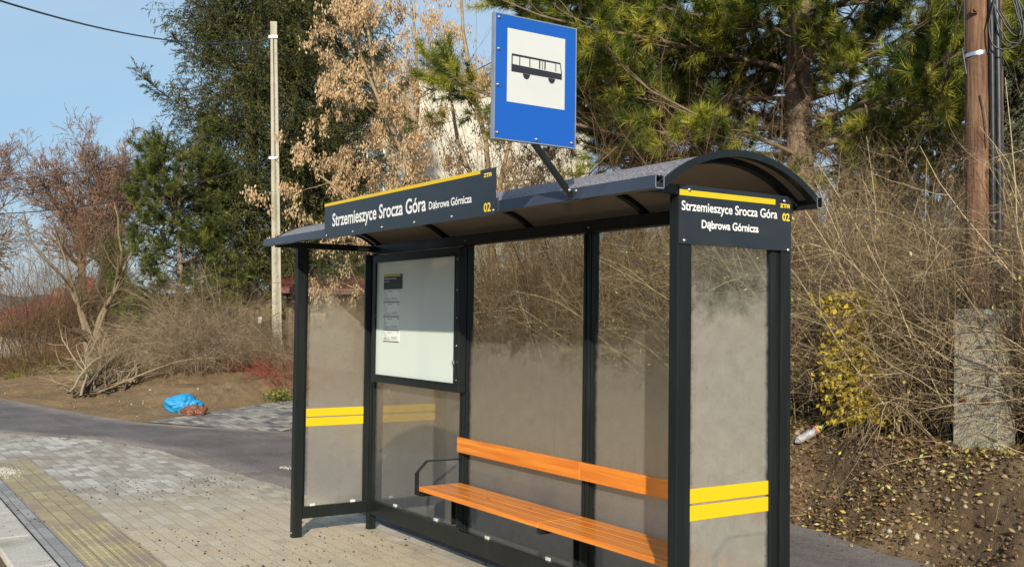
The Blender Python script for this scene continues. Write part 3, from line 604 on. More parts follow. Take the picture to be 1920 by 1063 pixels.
pane('glass_pane', (-4.001, .03), (-4.001, .552), .216, 2.09, 2, zlo=1.45, zhi=1.92, base=.96, blur=.72)
pane('glass_pane', (-3.978, .578), (-2.676, .578), .2295, 2.070, 3, zlo=1.0, zhi=1.9, base=.50, low=.3, refl=2.1)
pane('glass_pane', (-2.61, .578), (-1.374, .578), .2295, 2.070, 4, zlo=1.22, zhi=1.74, base=.95, low=.6, blur=.72)
pane('glass_pane', (-1.308, .578), (-.04, .578), .2295, 2.070, 5, zlo=1.22, zhi=1.72, base=.95, low=.5, blur=.72)
CLIP = plain('clear_plastic_clip', (.55, .56, .55), .3)
for x in (-3.6, -3.0, -2.35, -1.7, -1.0, -.4): MB().box(x - .02, x + .02, .566, .577, .2295, .248).build('glass_clip', CLIP, sh, .002)
for y in (.1, .42): MB().box(-4.0, -3.992, y - .02, y + .02, .2155, .234).build('glass_clip', CLIP, sh, .002)
# yellow safety stripes on the end panes
for xx, tk in ((.003, .0045), (-4.0, .0035)):
    for z0, z1 in ((.8655, .9235), (.7955, .856)):
        MB().box(xx, xx + tk - .002, .0405, .496 if xx > -1 else .543, z0, z1).build('safety_stripe', YEL, sh)
# small sticker on the far end beam
st = MB().box(-3.9815, -3.9808, .42, .51, 2.094, 2.122).build('sticker', ALU, sh)
text('sticker_lettering', 'CE', (-3.9805, .424, 2.10), (0, 1, 0), .03, .016, BLK, st)
for i in range(3): MB().box(-3.9807, -3.9803, .46, .504, 2.099 + i * .007, 2.102 + i * .007).build('sticker_print', BLK, st)
for x, z in ((-2.642, 2.10), (-1.34, 2.10)): bolt(sh, (x, .5603, z), (0, -1, 0), .006)
bolt(sh, (-4.0, -.0553, .035), (0, -1, 0), .008); bolt(sh, (0.03, -.02, .05), (1, 0, 0), .008)
# ------------------------------------------------------------------ bench bolted to the back posts
be = thing('bench', (-1.34, .4, 0), 'orange varnished wooden bench with black metal arms inside the shelter', 'bench')
for (xa, xb) in ((-2.645, -1.3465), (-1.3415, -.045)):
    for k in range(4):
        y0 = .247 + k * .0765; MB().box(xa, xb, y0, y0 + .0735, .509, .538).build('seat_plank', WOOD, be, .003)
    MB().box(xa, xb, .518, .545, .737, .832).build('backrest_board', WOOD, be, .004)
for x in (-2.642, -.05):
    pts_ = [(.56, .69), (.304, .694), (.232, .626), (.232, .488), (.30, .482), (.56, .482)]
    m = MB()
    for a, b in zip(pts_[:-1], pts_[1:]): m.bar((x - .004, *a), (x - .004, *b), .030, .007, (1, 0, 0)) if False else m.bar((x - .004, *a), (x - .004, *b), .007 if abs(a[0] - b[0]) < 1e-6 else .030, .030 if abs(a[0] - b[0]) < 1e-6 else .007, (0, 0, 1) if abs(a[0] - b[0]) > 1e-6 else (0, 1, 0))
    m.build('armrest', MET, be, .002)
for x in (-2.642, -1.34, -.05):
    MB().box(x - .034, x - .0265, .50, .5475, .27, .507).box(x + .0265, x + .034, .50, .5475, .27, .507).box(x - .026, x + .026, .53, .5475, .25, .507).box(x - .02, x + .02, .25, .5, .478, .507).build('bracket', MET, be, .002)
    bolt(be, (x, .5298, .296), (0, -1, 0), .010)
# ------------------------------------------------------------------ timetable case
tc = thing('timetable_case', (-3.23, .53, 1.12), 'black framed glazed timetable case with white backing on shelter wall', 'notice board')
def frame(x0, x1, z0, z1, wd, y0, y1, name, mat, par, bev=.003):
    return MB().box(x0, x1, y0, y1, z0, z0 + wd).box(x0, x1, y0, y1, z1 - wd, z1).box(x0, x0 + wd, y0, y1, z0 + wd, z1 - wd).box(x1 - wd, x1, y0, y1, z0 + wd, z1 - wd).build(name, mat, par, bev)
frame(-3.868, -2.596, 1.12, 2.056, .047, .492, .5475, 'case_frame', MET, tc)
frame(-3.822, -2.642, 1.166, 2.010, .012, .487, .4925, 'glazing_bead', MET, tc, .001)
BACKW, t_, b_, o_ = newmat('white_case_backing_under_glass'); b_.inputs['Base Color'].default_value = (.80, .84, .82, 1); b_.inputs['Roughness'].default_value = .5; b_.inputs['Coat Weight'].default_value = 1; b_.inputs['Coat Roughness'].default_value = .04; b_.inputs['Coat IOR'].default_value = 1.6
MB().box(-3.82, -2.644, .505, .54, 1.168, 2.008).build('backing_panel', BACKW, tc)
PAPER = plain('printed_paper', (.88, .89, .88), .5, 0, .03, 5); DKP = plain('dark_print', (.035, .022, .026), .5); GREYP = plain('grey_print', (.22, .22, .23), .5)
hdr = MB().box(-3.70, -3.41, .502, .5049, 1.80, 1.908).build('timetable_header', DKP, tc)
MB().box(-3.70, -3.44, .5005, .5018, 1.892, 1.908).build('header_band', YEL, hdr)
text('header_lettering', 'Strzemieszyce Srocza Góra', (-3.69, .5015, 1.872), (1, 0, 0), .19, .012, PAPER, hdr, .01)
text('header_lettering', 'Dąbrowa Górnicza', (-3.69, .5015, 1.852), (1, 0, 0), .08, .008, PAPER, hdr, .01)
for (za, zb, num) in ((1.794, 1.704, '649'), (1.70, 1.60, '2'), (1.596, 1.502, '49'), (1.498, 1.42, '803')):
    s_ = MB().box(-3.70, -3.449, .503, .5049, zb, za).build('timetable_sheet', PAPER, tc)
    m = MB().box(-3.70, -3.449, .5018, .5028, zb, zb + .006)
    for k in range(5):
        zz = za - .022 - k * .009; m.box(-3.69, -3.69 + .03 + .012 * (k % 3), .5018, .5028, zz - .0015, zz)
    for k in range(3):
        zz = zb + .03 - k * .007; m.box(-3.69, -3.60 + .01 * k, .5018, .5028, zz - .0015, zz); m.box(-3.57, -3.48, .5018, .5028, zz + .0035, zz + .005)
    m.box(-3.64, -3.56, .5018, .5028, za - .012, za - .009); m.box(-3.47, -3.46, .5018, .5028, za - .014, za - .006)
    m.build('sheet_print', DKP, s_)
    text('line_number', num[0], (-3.69, .5016, za - .016), (1, 0, 0), .012, .010, DKP, s_, .02)
gp = MB().box(-3.818, -2.646, .4955, .4985, 1.17, 2.006).build('case_glass', GBACK, tc)
for z in (1.2, 1.42, 1.6, 1.78, 1.98): bolt(tc, (-2.618, .4918, z), (0, -1, 0), .0055, 'screw')
MB().box(-2.655, -2.635, .481, .487, 1.30, 1.325).cyl((-2.645, .481, 1.312), (-2.645, .474, 1.312), .008, 10).build('case_lock', STEEL, tc, .001)
# ------------------------------------------------------------------ stop name boards
def logo(par, o, ux, wd, h):
    """the three-letter operator mark: Z, T and an arched A with a crossbar"""
    o = np.array(o); ux = np.array(ux, float); up = np.array([0, 0, 1.]); t = h * .26; lw = wd / 3.25
    nrm_ = np.cross(ux, up)
    def rect(m, x0, z0, x1, z1):
        q = [o + ux * x + up * z for x, z in ((x0, z0), (x1, z0), (x1, z1), (x0, z1))]; m.add(q + [p + nrm_ * .0008 for p in q], [(3, 2, 1, 0), (4, 5, 6, 7), (0, 1, 5, 4), (1, 2, 6, 5), (2, 3, 7, 6), (3, 0, 4, 7)])
    def poly(m, pts):
        q = [o + ux * x + up * z for x, z in pts]; n = len(q); m.add(q + [p + nrm_ * .0008 for p in q], [tuple(range(n))[::-1], tuple(range(n, 2 * n))] + [(k, (k + 1) % n, n + (k + 1) % n, n + k) for k in range(n)])
    m = MB(); rect(m, 0, h - t, lw, h); rect(m, 0, 0, lw, t); poly(m, [(0, t), (lw * .4, t), (lw, h - t), (lw * .6, h - t)])
    a = lw * 1.12; rect(m, a, h - t, a + lw, h); rect(m, a + lw * .34, 0, a + lw * .66, h - t)
    a = lw * 2.24; rect(m, a, 0, a + lw * .3, h * .8); rect(m, a + lw * .7, 0, a + lw, h * .8); poly(m, [(a, h * .8), (a + lw, h * .8), (a + lw * .82, h), (a + lw * .18, h)]); rect(m, a + lw * .3, h * .3, a + lw * .7, h * .3 + t * .8)
    return m.build('operator_mark', YTX, par)
nb = thing('stop_name_board', (-2, -.265, 2.087), 'long dark name board with yellow band fixed along the roof gutter', 'sign')
MB().box(-3.005, -.99, -.268, -.2632, 2.087, 2.3115).build('board', BOARD, nb, .001)
MB().box(-3.005, -1.127, -.2692, -.2682, 2.293, 2.3113).build('yellow_band', YEL, nb)
text('lettering', 'Strzemieszyce Srocza Góra', (-2.878, -.2692, 2.161), (1, 0, 0), 1.212, .077, WHT, nb, .018)
text('lettering', 'Dąbrowa Górnicza', (-1.633, -.2692, 2.164), (1, 0, 0), .43, .038, WHT, nb, .017)
text('stop_number', '02', (-1.09, -.2692, 2.107), (1, 0, 0), .062, .040, YTX, nb, .02)
logo(nb, (-1.092, -.2684, 2.272), (1, 0, 0), .066, .019)
for x in (-2.968, -2.573, -2.182, -1.792, -1.394, -1.005): bolt(nb, (x, -.2682, 2.108), (0, -1, 0), .0085)
nb = thing('stop_name_board', (.034, .27, 1.905), 'squarish dark name board with yellow band above the near end glass', 'sign')
MB().extrude([(-.054, 1.905), (.600, 1.905), (.600, 2.117), (.574, 2.143), (-.054, 2.143)], 'x', .0318, .036).build('board', BOARD, nb, .001)
MB().box(.0362, .037, -.0535, .499, 2.0995, 2.1225).build('yellow_band', YEL, nb)
text('lettering', 'Strzemieszyce Srocza Góra', (.0368, -.042, 2.041), (0, 1, 0), .553, .036, WHT, nb, .016)
text('lettering', 'Dąbrowa Górnicza', (.0368, .068, 1.975), (0, 1, 0), .329, .031, WHT, nb, .024)
text('stop_number', '02', (.0368, .543, 2.035), (0, 1, 0), .046, .031, YTX, nb, .02)
logo(nb, (.0361, .531, 2.090), (0, 1, 0), .058, .017)
for y, z in ((-.027, 1.919), (.579, 1.909), (-.001, 2.124), (.556, 2.119)): bolt(nb, (.0362, y, z), (1, 0, 0), .0085)
# ------------------------------------------------------------------ bus stop sign on its arm
bs = thing('bus_stop_sign', (-.376, -.28, 2.12), 'blue and white bus stop sign on slanted arm above the roof', 'sign')
MB().box(-.381, -.376, -.668, -.268, 2.321, 2.822).build('sign_plate', BLUE, bs, .001)
frame_ = MB().box(-.398, -.3755, -.674, -.6685, 2.316, 2.827).box(-.398, -.3755, -.2675, -.262, 2.316, 2.827).box(-.398, -.3755, -.6685, -.2675, 2.316, 2.3205).box(-.398, -.3755, -.6685, -.2675, 2.8225, 2.827).build('sign_frame', ALU, bs)
MB().box(-.3758, -.3752, -.612, -.323, 2.4725, 2.7715).build('white_panel', SGW, bs, .0005)
m = MB(); X0 = -.3745
def P2(pts): 
    q = [(X0, y, z) for y, z in pts]; r = [(X0 - .0006, y, z) for y, z in pts]; n = len(q); m.add(q + r, [tuple(range(n)), tuple(range(n, 2 * n))[::-1]] + [(k, (k + 1) % n, n + (k + 1) % n, n + k) for k in range(n)])
# body drawn as solid bands around five window openings
P2([(-.592, 2.597), (-.339, 2.597), (-.3385, 2.622), (-.592, 2.628)])
P2([(-.591, 2.662), (-.3465, 2.661), (-.346, 2.668), (-.5895, 2.671)])
for a, b in ((-.5915, -.5865), (-.5535, -.5495), (-.504, -.4995), (-.4555, -.4495), (-.4395, -.4365), (-.4285, -.4225), (-.3725, -.3690)): P2([(a, 2.6275), (b, 2.6275), (b, 2.6625), (a, 2.6625)])
P2([(-.3425, 2.6215), (-.338, 2.6215), (-.3455, 2.6625), (-.3495, 2.6625)])
for c in (-.518, -.391):
    P2([(c + .0175 * math.cos(a), 2.596 + .0215 * math.sin(a)) for a in np.linspace(math.pi, 2 * math.pi, 14)])
m.build('bus_pictogram', BLK, bs)
for y, z in ((-.655, 2.808), (-.655, 2.68), (-.657, 2.535), (-.657, 2.342), (-.466, 2.334), (-.285, 2.338)): bolt(bs, (-.3755, y, z), (1, 0, 0), .0075)
MB().bar((-.392, -.27, 2.118), (-.392, -.53, 2.39), .022, .022, (1, 0, 0)).build('arm', MET, bs, .002)
MB().box(-.44, -.35, -.268, -.2625, 2.104, 2.143).build('mounting_plate', GUT, bs, .001)
bolt(bs, (-.43, -.2685, 2.135), (0, -1, 0), .008); bolt(bs, (-.36, -.2685, 2.137), (0, -1, 0), .008); bolt(bs, (-.3785, -.29, 2.14), (1, 0, 0), .008)

# ------------------------------------------------------------------ vegetation builders
def poly(pts, r0, r1, k=9, jitter=.0):
    """smooth polyline through 3D points, resampled to k points"""
    p = np.array(pts, float); d = np.r_[0, np.cumsum(np.linalg.norm(np.diff(p, axis=0), axis=1))]; t = np.linspace(0, d[-1], k)
    q = np.stack([np.interp(t, d, p[:, i]) for i in range(3)], -1)
    if k > 4: q[1:-1] = q[1:-1] * .5 + (q[:-2] + q[2:]) * .25
    q[1:-1] += rng.normal(size=(k - 2, 3)) * jitter
    return q[None], np.linspace(r0, r1, k)[None]
def cat(*a): return np.concatenate([x[0] for x in a]), np.concatenate([x[1] for x in a])
def onground(x, y, dz=0.): return np.array([x, y, gz(x, y) + dz])
def G(px, d):
    """ground point on the bearing of photo pixel px at distance d"""
    p = P(px, 600, d); return onground(p[0], p[1])
def spruce(px, d, H, R, z0, label, mats=(SPRUCE_N,), nb=7, sp=.36, name='spruce_tree', dens=1., group=None):
    b = G(px, d); t = thing(name, b, label, 'tree', group)
    T = poly([b - [0, 0, .2], b + [0, 0, H * .5], b + [0, 0, H]], .17, .02, 10, .02); put('trunk', [tubes(*T, 10)], BARKS, t, True)
    zs = np.arange(z0, H - .3, sp); n = len(zs) * nb; z = np.repeat(zs, nb) + rng.uniform(-.12, .12, n); az = rng.uniform(0, 2 * np.pi, n)
    Lb = R * (1 - (z - z0 * .5) / H) ** .75 * rng.uniform(.5, 1.22, n); k = 8; tt = np.linspace(0, 1, k)
    rr = Lb[:, None] * tt[None]; dz = Lb[:, None] * (-.42 * np.sin(np.pi * tt[None] * .75) + .26 * tt[None] ** 2.5)
    az2 = az[:, None] + .12 * np.cumsum(rng.normal(size=(n, k)) * .4, 1)
    Bq = np.stack([b[0] + np.cos(az2) * rr, b[1] + np.sin(az2) * rr, b[2] + z[:, None] + dz], -1); Br = np.linspace(.022, .005, k)[None].repeat(n, 0) * (Lb / R)[:, None]
    keep = np.ones(n, bool)
    m2 = int(34 * dens); S = spawn(Bq, Br, m2, .22, 1, .95, .62 * R / 2.4, 5, -.07, .12, .5, flat=.25)
    S3 = spawn(S[0], S[1], 4, .15, 1, .75, .33, 5, -.30, .10, .6, flat=.8)
    put('branches', [tubes(Bq, Br, 4), tubes(*S, 3)], BARKS, t)
    N1 = needles(S[0], int(28 * dens), .048, .016, .8); N2 = needles(S3[0], int(20 * dens), .042, .016, .7, .0, 1.); N0 = needles(Bq, 40, .04, .011, .8, .5, 1.)
    put('crown', [N0, N1, N2], mats[0], t)
    return t, b
def pine(px, d, H, z0, Lb, label, nb, mat, sec=9, ter=5, per=70, nl=.115, nw=.0055, trunk_r=.16, name='pine_tree', top_px=None, k_dead=1., azb=None, group=None, sec_l=.95, bw=1.):
    b = G(px, d); top = b + [0, 0, H]
    if top_px is not None: q = P(top_px, 0, d); top = np.array([q[0], q[1], b[2] + H])
    t = thing(name, b, label, 'tree', group); T = poly([b - [0, 0, .3], b * .5 + top * .5 + rng.normal(size=3) * .05, top], trunk_r, trunk_r * .35, 14, .02)
    put('trunk', [tubes(*T, 14)], BARKP, t, True)
    n = nb; f = np.linspace(z0 / H, .99, n) + rng.uniform(-.01, .01, n); f = np.clip(f, 0, .995); az = np.arange(n) * 2.4 + rng.uniform(-.4, .4, n)
    st = b[None] * (1 - f[:, None]) + top[None] * f[:, None]; el = .02 + .35 * (f - f.min()) / (1 - f.min())
    dd = np.stack([np.cos(az), np.sin(az), el], -1); Ln = Lb * (1 - .55 * ((f - f.min()) / (1 - f.min())) ** 1.3) * rng.uniform(.75, 1.15, n)
    B = march(st, nrm(dd), Ln, .045 * (Ln / Lb) * bw, 9, .02, .13, .22)
    S = spawn(*B, sec, .16, 1., .75, sec_l, 6, .05, .13, .55, flat=.5, lt=.35)
    T3 = spawn(*S, ter, .3, 1., .6, .34, 4, .14, .1, .6, lt=.2)
    ends = S[0][:, -3:], S[1][:, -3:]
    Dd = spawn(*B, int(14 * k_dead), .05, .8, 1.0, .7, 5, -.03, .25, .25); Dd2 = spawn(*Dd, 4, .3, 1, .8, .25, 4, 0, .3, .6)
    put('branches', [tubes(*B, 6), tubes(*S, 4), tubes(*T3, 3)], LIMB, t)
    put('dead_branches', [tubes(*Dd, 3), tubes(*Dd2, 3)], PINE_BROWN, t)
    put('crown', [needles(T3[0], per, nl, nw, .85, .45, 1.), needles(ends[0], per, nl, nw, .9, .5, 1.)], mat, t)
    return t
def shrub(name, base, n, h, spread, mat, label, cat_, k2=5, k3=3, droop=-.09, rad=.007, l2=.7, l3=.35, wob=.12, group=None, out=.55, sq=(1, 1), parts=('stems', 'twigs'), s=3, parent_loc_=None):
    base = np.asarray(base, float); t = thing(name, base, label, cat_, group)
    a = rng.uniform(0, 6.28, n); r = np.sqrt(rng.random(n)) * spread; bx = base[0] + np.cos(a) * r * sq[0]; by = base[1] + np.sin(a) * r * sq[1]
    bz = ground(bx, by) - .03; dr = np.stack([np.cos(a) * out * rng.uniform(.1, 1.2, n), np.sin(a) * out * rng.uniform(.1, 1.2, n), np.ones(n)], -1)
    A = march(np.stack([bx, by, bz], -1), nrm(dr), h * rng.uniform(.5, 1.2, n), rad * rng.uniform(.6, 1.5, n), 8, droop, wob, .3)
    B = spawn(*A, k2, .2, 1, .7, l2, 6, droop * .6, wob * 1.2, .6); Cc = spawn(*B, k3, .2, 1, .7, l3, 5, 0, wob * 1.5, .7)
    put(parts[0], [tubes(*A, s)], mat, t); put(parts[1], [tubes(*B, s), tubes(*Cc, 3)], mat, t)
    return t

# ------------------------------------------------------------------ hedge behind the shelter
def tangle(name, x0, x1, y0, y1, n, h, mat, label, cat_, k2, k3, rad=.006, leafn=0, group=None, hvar=None, l2=.85, l3=.42, out=.55, droop=-.05):
    cx = (x0 + x1) / 2; cy = (y0 + y1) / 2; t = thing(name, onground(cx, cy), label, cat_, group)
    bx = rng.uniform(x0, x1, n); by = y0 + (y1 - y0) * rng.random(n) ** 1.2; hh = h * (1 if hvar is None else hvar(bx))
    a = rng.uniform(0, 6.28, n); dr = np.stack([np.cos(a) * out * rng.random(n), np.sin(a) * out * .8 * rng.random(n) - .12, np.ones(n)], -1)
    A = march(np.stack([bx, by, ground(bx, by) - .03], -1), nrm(dr), hh * rng.uniform(.7, 1.03, n), rad * rng.uniform(.8, 2., n), 9, droop, .13, .25)
    B = spawn(*A, k2, .1, 1, .75, l2, 7, -.06, .16, .6, lt=.2); Cc = spawn(*B, k3, .15, 1, .75, l3, 5, -.03, .2, .7, lt=.2)
    put('stems', [tubes(*A, 4)], mat, t); put('twigs', [tubes(*B, 3), tubes(*Cc, 3)], mat, t)
    if leafn:
        q = Cc[0].reshape(-1, 3); q = q[rng.integers(0, len(q), leafn)]; put('dead_leaves', [leaves(q, .035, .009, .5)], LEAF, t)
    return t
tangle('hedge', -8.4, 1.2, 4.25, 6.0, 1150, 2.25, TW_HEDGE, 'tall tangled leafless hedge on the bank right behind the shelter', 'hedge', 13, 6, .0045, leafn=9000, l2=.62, l3=.27, out=.4, droop=-.03, hvar=lambda x: .92 + .12 * np.sin(x * 1.3) + .08 * smooth((x + 4) / 3))
tangle('hedge', -14.5, -8.4, 4.6, 6.4, 260, 2.3, TW_BRN, 'lower brownish hedge of arching twigs seen through the far glass', 'hedge', 7, 4, leafn=600, l2=1.0)
tangle('bramble', -3.2, .9, 4.02, 4.35, 120, 2.15, TW_HEDGE, 'upright twiggy growth wrapping the wooden pole above the concrete stub', 'shrub', 12, 6, .0042, 900, l2=.55, l3=.25, out=.45, droop=-.06)
tangle("bramble", -2.2, -1.75, 4.0, 4.2, 26, 2.5, TW_HEDGE, 'tall clump of thin stems just left of the wooden pole', 'shrub', 12, 6, .0042, 250, l2=.5, l3=.25, out=.3, droop=-.04)
tangle('bramble', -.70, -.4, 3.95, 4.15, 24, 2.6, TW_HEDGE, 'tall clump of thin stems just right of the concrete stub', 'shrub', 12, 6, .0042, 250, l2=.5, l3=.25, out=.3, droop=-.04)
# a front fringe of low arching twigs over the bank edge
tangle('bramble', -5.2, .6, 4.0, 4.5, 110, 1.5, TW_HEDGE, 'arching bramble fringe hanging over the bank beside the concrete stub', 'shrub', 7, 4, .004, 700, l2=.6, l3=.3, out=.9, droop=-.14)

shrub('tall_thicket', G(1080, 12.6), 190, 3.9, 1.0, TW_BRN, 'tall brown leafless thicket below the blue sign and pine boughs', 'bush', 8, 5, -.05, .006, .9, .45, out=.5)
shrub('tall_thicket', G(1280, 12.2), 170, 3.7, 1.0, TW_BRN, 'tall brown leafless thicket behind the middle of the roof', 'bush', 8, 5, -.05, .006, .9, .45, out=.5)
shrub('tall_thicket', G(960, 15), 110, 2.8, 1.0, TW_GREY, 'tall greyish leafless thicket at the foot of the slim ash maple', 'bush', 8, 5, -.05, .006, .9, .45, out=.5)
shrub('tall_thicket', G(1640, 11.0), 210, 2.7, 1.3, TW_BRN, 'tall brown thicket between the big pine and wooden pole', 'bush', 8, 5, -.05, .006, .9, .45, out=.5)
# ------------------------------------------------------------------ conifers
spruce(468, 26, 16.5, 3.1, 1.0, 'dense dark spruce with long boughs reaching left into the sky', nb=8, dens=1.1)
t_, b_s = spruce(608, 27.5, 17, 2.55, 1.5, 'dense dark spruce behind the pale concrete pole and seed tree', nb=8)
# the spruce's three long protruding boughs
bt = None
for i, (pts, dd_) in enumerate((([(470, 40), (420, 40), (372, 12), (352, -10)], 25.8), ([(470, 235), (390, 215), (320, 190), (285, 160), (258, 132)], 25.4), ([(470, 110), (400, 120), (350, 95), (322, 70)], 25.4), ([(470, 330), (390, 300), (330, 285), (292, 262)], 25.2), ([(470, 400), (380, 370), (300, 350), (258, 352)], 25.))):
    q = poly([P(x, y, dd_) for x, y in pts], .03, .006, 9, .01)
    par = [o for o in C.objects if o.name == 'spruce_tree'][0]
    S = spawn(*q, 80, .15, 1, .8, .5, 5, .03, .1, .4, flat=.6, lt=.55); S3 = spawn(*S, 4, .2, 1, .7, .16, 4, 0, .1, .6)
    put('long_bough', [tubes(*q, 5), tubes(*S, 3)], BARKS, par); put('crown', [needles(q[0], 300, .045, .011, .8), needles(S[0], 30, .045, .011, .8), needles(S3[0], 18, .04, .011, .8)], SPRUCE_N, par)
spruce(2010, 12.5, 9, 1.3, .6, 'silvery green spruce at the right edge behind the wooden pole', (SPRUCE_B,), nb=8, sp=.24)
spruce(212, 38, 4.6, 1.0, .4, 'small dark spruce among the bare trunks on the left', nb=7, sp=.22, dens=.7)
pine(334, 24.5, 4.9, .8, 1.6, 'young dark green pine standing left of the big spruce', 30, PINE_D, 9, 5, 60, .13, .012, .07, k_dead=.4, sec_l=.6, bw=.6)
pine(1512, 12.4, 10.0, 2.5, 4.0, 'large pine with yellow green needles rising behind the shelter roof', 88, PINE_N, 15, 6, 104, nl=.15, nw=.0082, bw=.75, trunk_r=.19, top_px=1500, k_dead=1.2)
pine(1190, 14.2, 9.5, 2.9, 2.4, 'second yellow green pine behind the blue bus stop sign', 60, PINE_N, 14, 6, 92, nl=.145, nw=.0082, trunk_r=.14, k_dead=1.3)
# bronzed thuja
def thuja(px, d, h, R, label, mat=THUJA, n=4200, name='thuja_tree'):
    b = G(px, d); t = thing(name, b, label, 'tree'); T = poly([b, b + [0, 0, h * .95]], .06, .01, 6); put('trunk', [tubes(*T, 6)], BARKS, t)
    z = rng.random(n) ** .9 * h * .98; az = rng.uniform(0, 6.28, n); rr = R * (1 - (z / h) ** 2.2) * rng.uniform(.35, 1, n)
    st = np.stack([b[0] + np.cos(az) * rr * .7, b[1] + np.sin(az) * rr * .7, b[2] + z], -1); dr = nrm(np.stack([np.cos(az) * .7, np.sin(az) * .7, rng.uniform(.1, 1, n)], -1))
    A = march(st, dr, rng.uniform(.18, .4, n), .003, 4, .05, .2); put('crown', [needles(A[0], 34, .05, .013, .55, .1, 1.), tubes(*A, 3)], mat, t); return t
thuja(1748, 14.5, 4.7, 1.1, 'bronze brown thuja between the big pine and wooden pole')
thuja(1632, 15.5, 3.9, .9, 'smaller bronze thuja just right of the pine trunk')
thuja(252, 30, 1.6, 1.0, 'low dark juniper bush beyond the rusty hedge', PINE_D, 900, 'juniper_bush')

# ------------------------------------------------------------------ bare trees
def bare(name, px, d, stems, label, mat, m=(12, 7, 6), Ls=(1.8, .9, .4), ups=(.05, .04, .02), r=(.08, .02), seeds=0, bud=None, cat_='tree', seedn=14, tmin=.3, ang=.75, wob=.12, group=None):
    b = G(px, d); t = thing(name, b, label, cat_, group)
    A = cat(*[poly([b - [0, 0, .15]] + [P(x, y, d + dd) for x, y, dd in s], r[0], r[1], 12, .02) for s in stems])
    put('trunk', [tubes(*A, 10)], mat, t, True)
    B = spawn(*A, m[0], tmin, 1, ang, Ls[0], 7, ups[0], wob, .45, lt=.45); Cc = spawn(*B, m[1], .2, 1, .7, Ls[1], 6, ups[1], wob, .55); D = spawn(*Cc, m[2], .2, 1, .7, Ls[2], 5, ups[2], wob, .6)
    put('branches', [tubes(*B, 5), tubes(*Cc, 4)] + ([] if bud else [tubes(*D, 3)]), mat, t)
    if bud: E_ = spawn(*D, 3, .3, 1, .6, Ls[2] * .5, 4, .03, .12, .8); put('fine_twigs', [tubes(D[0], np.maximum(D[1], .006), 3), tubes(E_[0], np.maximum(E_[1], .007), 3)], bud, t)
    if seeds:
        e = np.concatenate([D[0][:, -1], Cc[0][:, -1], D[0][:, 2]]); e = e[rng.random(len(e)) < seeds]
        c = np.repeat(e, seedn, 0) + rng.normal(size=(len(e) * seedn, 3)) * [.035, .035, .05] - [0, 0, .07]
        put('seed_clusters', [leaves(c, .055, .011, .85)], SEED, t)
    return t
bare('seed_tree', 752, 15.5, [[(752, 480, 0), (742, 330, 0), (722, 215, .1), (700, 120, .2), (668, -80, .3)], [(756, 480, 0), (765, 325, -.1), (738, 240, -.1), (690, 150, -.3), (655, 40, -.4), (640, -60, -.5)], [(760, 480, .3), (770, 330, .4), (790, 180, .6), (770, 0, .7)], [(745, 520, 0), (690, 420, -.3), (640, 350, -.5), (600, 330, -.6)]],
     'multi stemmed ash maple hung with tan seed clusters behind the long name board', LIMBP, (9, 6, 5), (1.25, .65, .28), r=(.055, .015), seeds=.42, seedn=24)
bare('seed_tree', 922, 14.5, [[(925, 500, 0), (920, 330, 0), (912, 260, .0), (888, 170, .1), (868, 60, .2), (850, -90, .3)], [(920, 420, 0), (960, 250, .3), (975, 100, .5)], [(922, 420, .1), (880, 330, .3), (850, 240, .5), (835, 100, .6)]],
     'slim ash maple with a single pale stem just left of the blue sign', LIMBP, (9, 6, 5), (1.1, .6, .28), r=(.06, .015), seeds=.34, seedn=20)
for px, st, lb in ((157, [[(155, 520, 0), (152, 440, 0), (150, 345, .2)], [(153, 470, 0), (120, 400, 0), (85, 360, .3)], [(153, 450, 0), (180, 380, -.2), (190, 345, -.3)]], 'tall bare tree with red budded crown, left trunk of the pair'),
                   (195, [[(205, 480, 0), (205, 420, 0), (215, 345, .2)], [(203, 460, 0), (240, 395, .2), (262, 360, .3)], [(205, 470, 0), (180, 410, .1), (178, 350, .1)]], 'tall bare tree with red budded crown, leaning trunk nearer the pine'),
                   (-70, [[(-60, 450, 0), (-50, 330, .2)], [(-60, 430, 0), (-20, 360, 0), (-5, 330, .2)]], 'bare tree with red crown cut by the left edge')):
    bare('bare_tree', px, 40, st, lb, LIMB, (13, 9, 6), (2.1, 1.1, .5), (.05, .05, .03), (.20, .05), bud=BUD, tmin=.5, ang=.85, group='bare trees against the sky')
bare('bare_tree', 178, 24.5, [[(178, 640, 0), (169, 620, 0), (147, 581, 0), (142, 561, 0), (127, 527, .1), (104, 501, .1), (71, 476, .2), (43, 440, .2), (45, 395, .2)],
                            [(177, 636, 0), (181, 610, 0), (188, 583, 0), (215, 549, 0), (227, 510, 0), (250, 466, .1), (280, 423, .2)], [(181, 610, 0), (215, 549, 0), (226, 500, .0), (223, 434, 0), (214, 380, 0)],
                            [(147, 581, 0), (135, 530, -.1), (118, 470, -.2), (105, 430, -.2)]],
     'low leaning bare tree forking from the ground at the slope', LIMB, (8, 5, 3), (1.1, .55, .25), (.06, .03, .0), (.068, .014), tmin=.35)
# sawn side stem
b0 = G(178, 24.5); q = poly([b0, P(176, 634, 24.4), P(156, 625, 24.2), P(131, 617, 24.)], .09, .075, 8)
tt_ = [o for o in C.objects if o.name.startswith('bare_tree') and 'forking' in o['label']][0]
put('sawn_stem', [tubes(*q, 8)], LIMB, tt_, True)

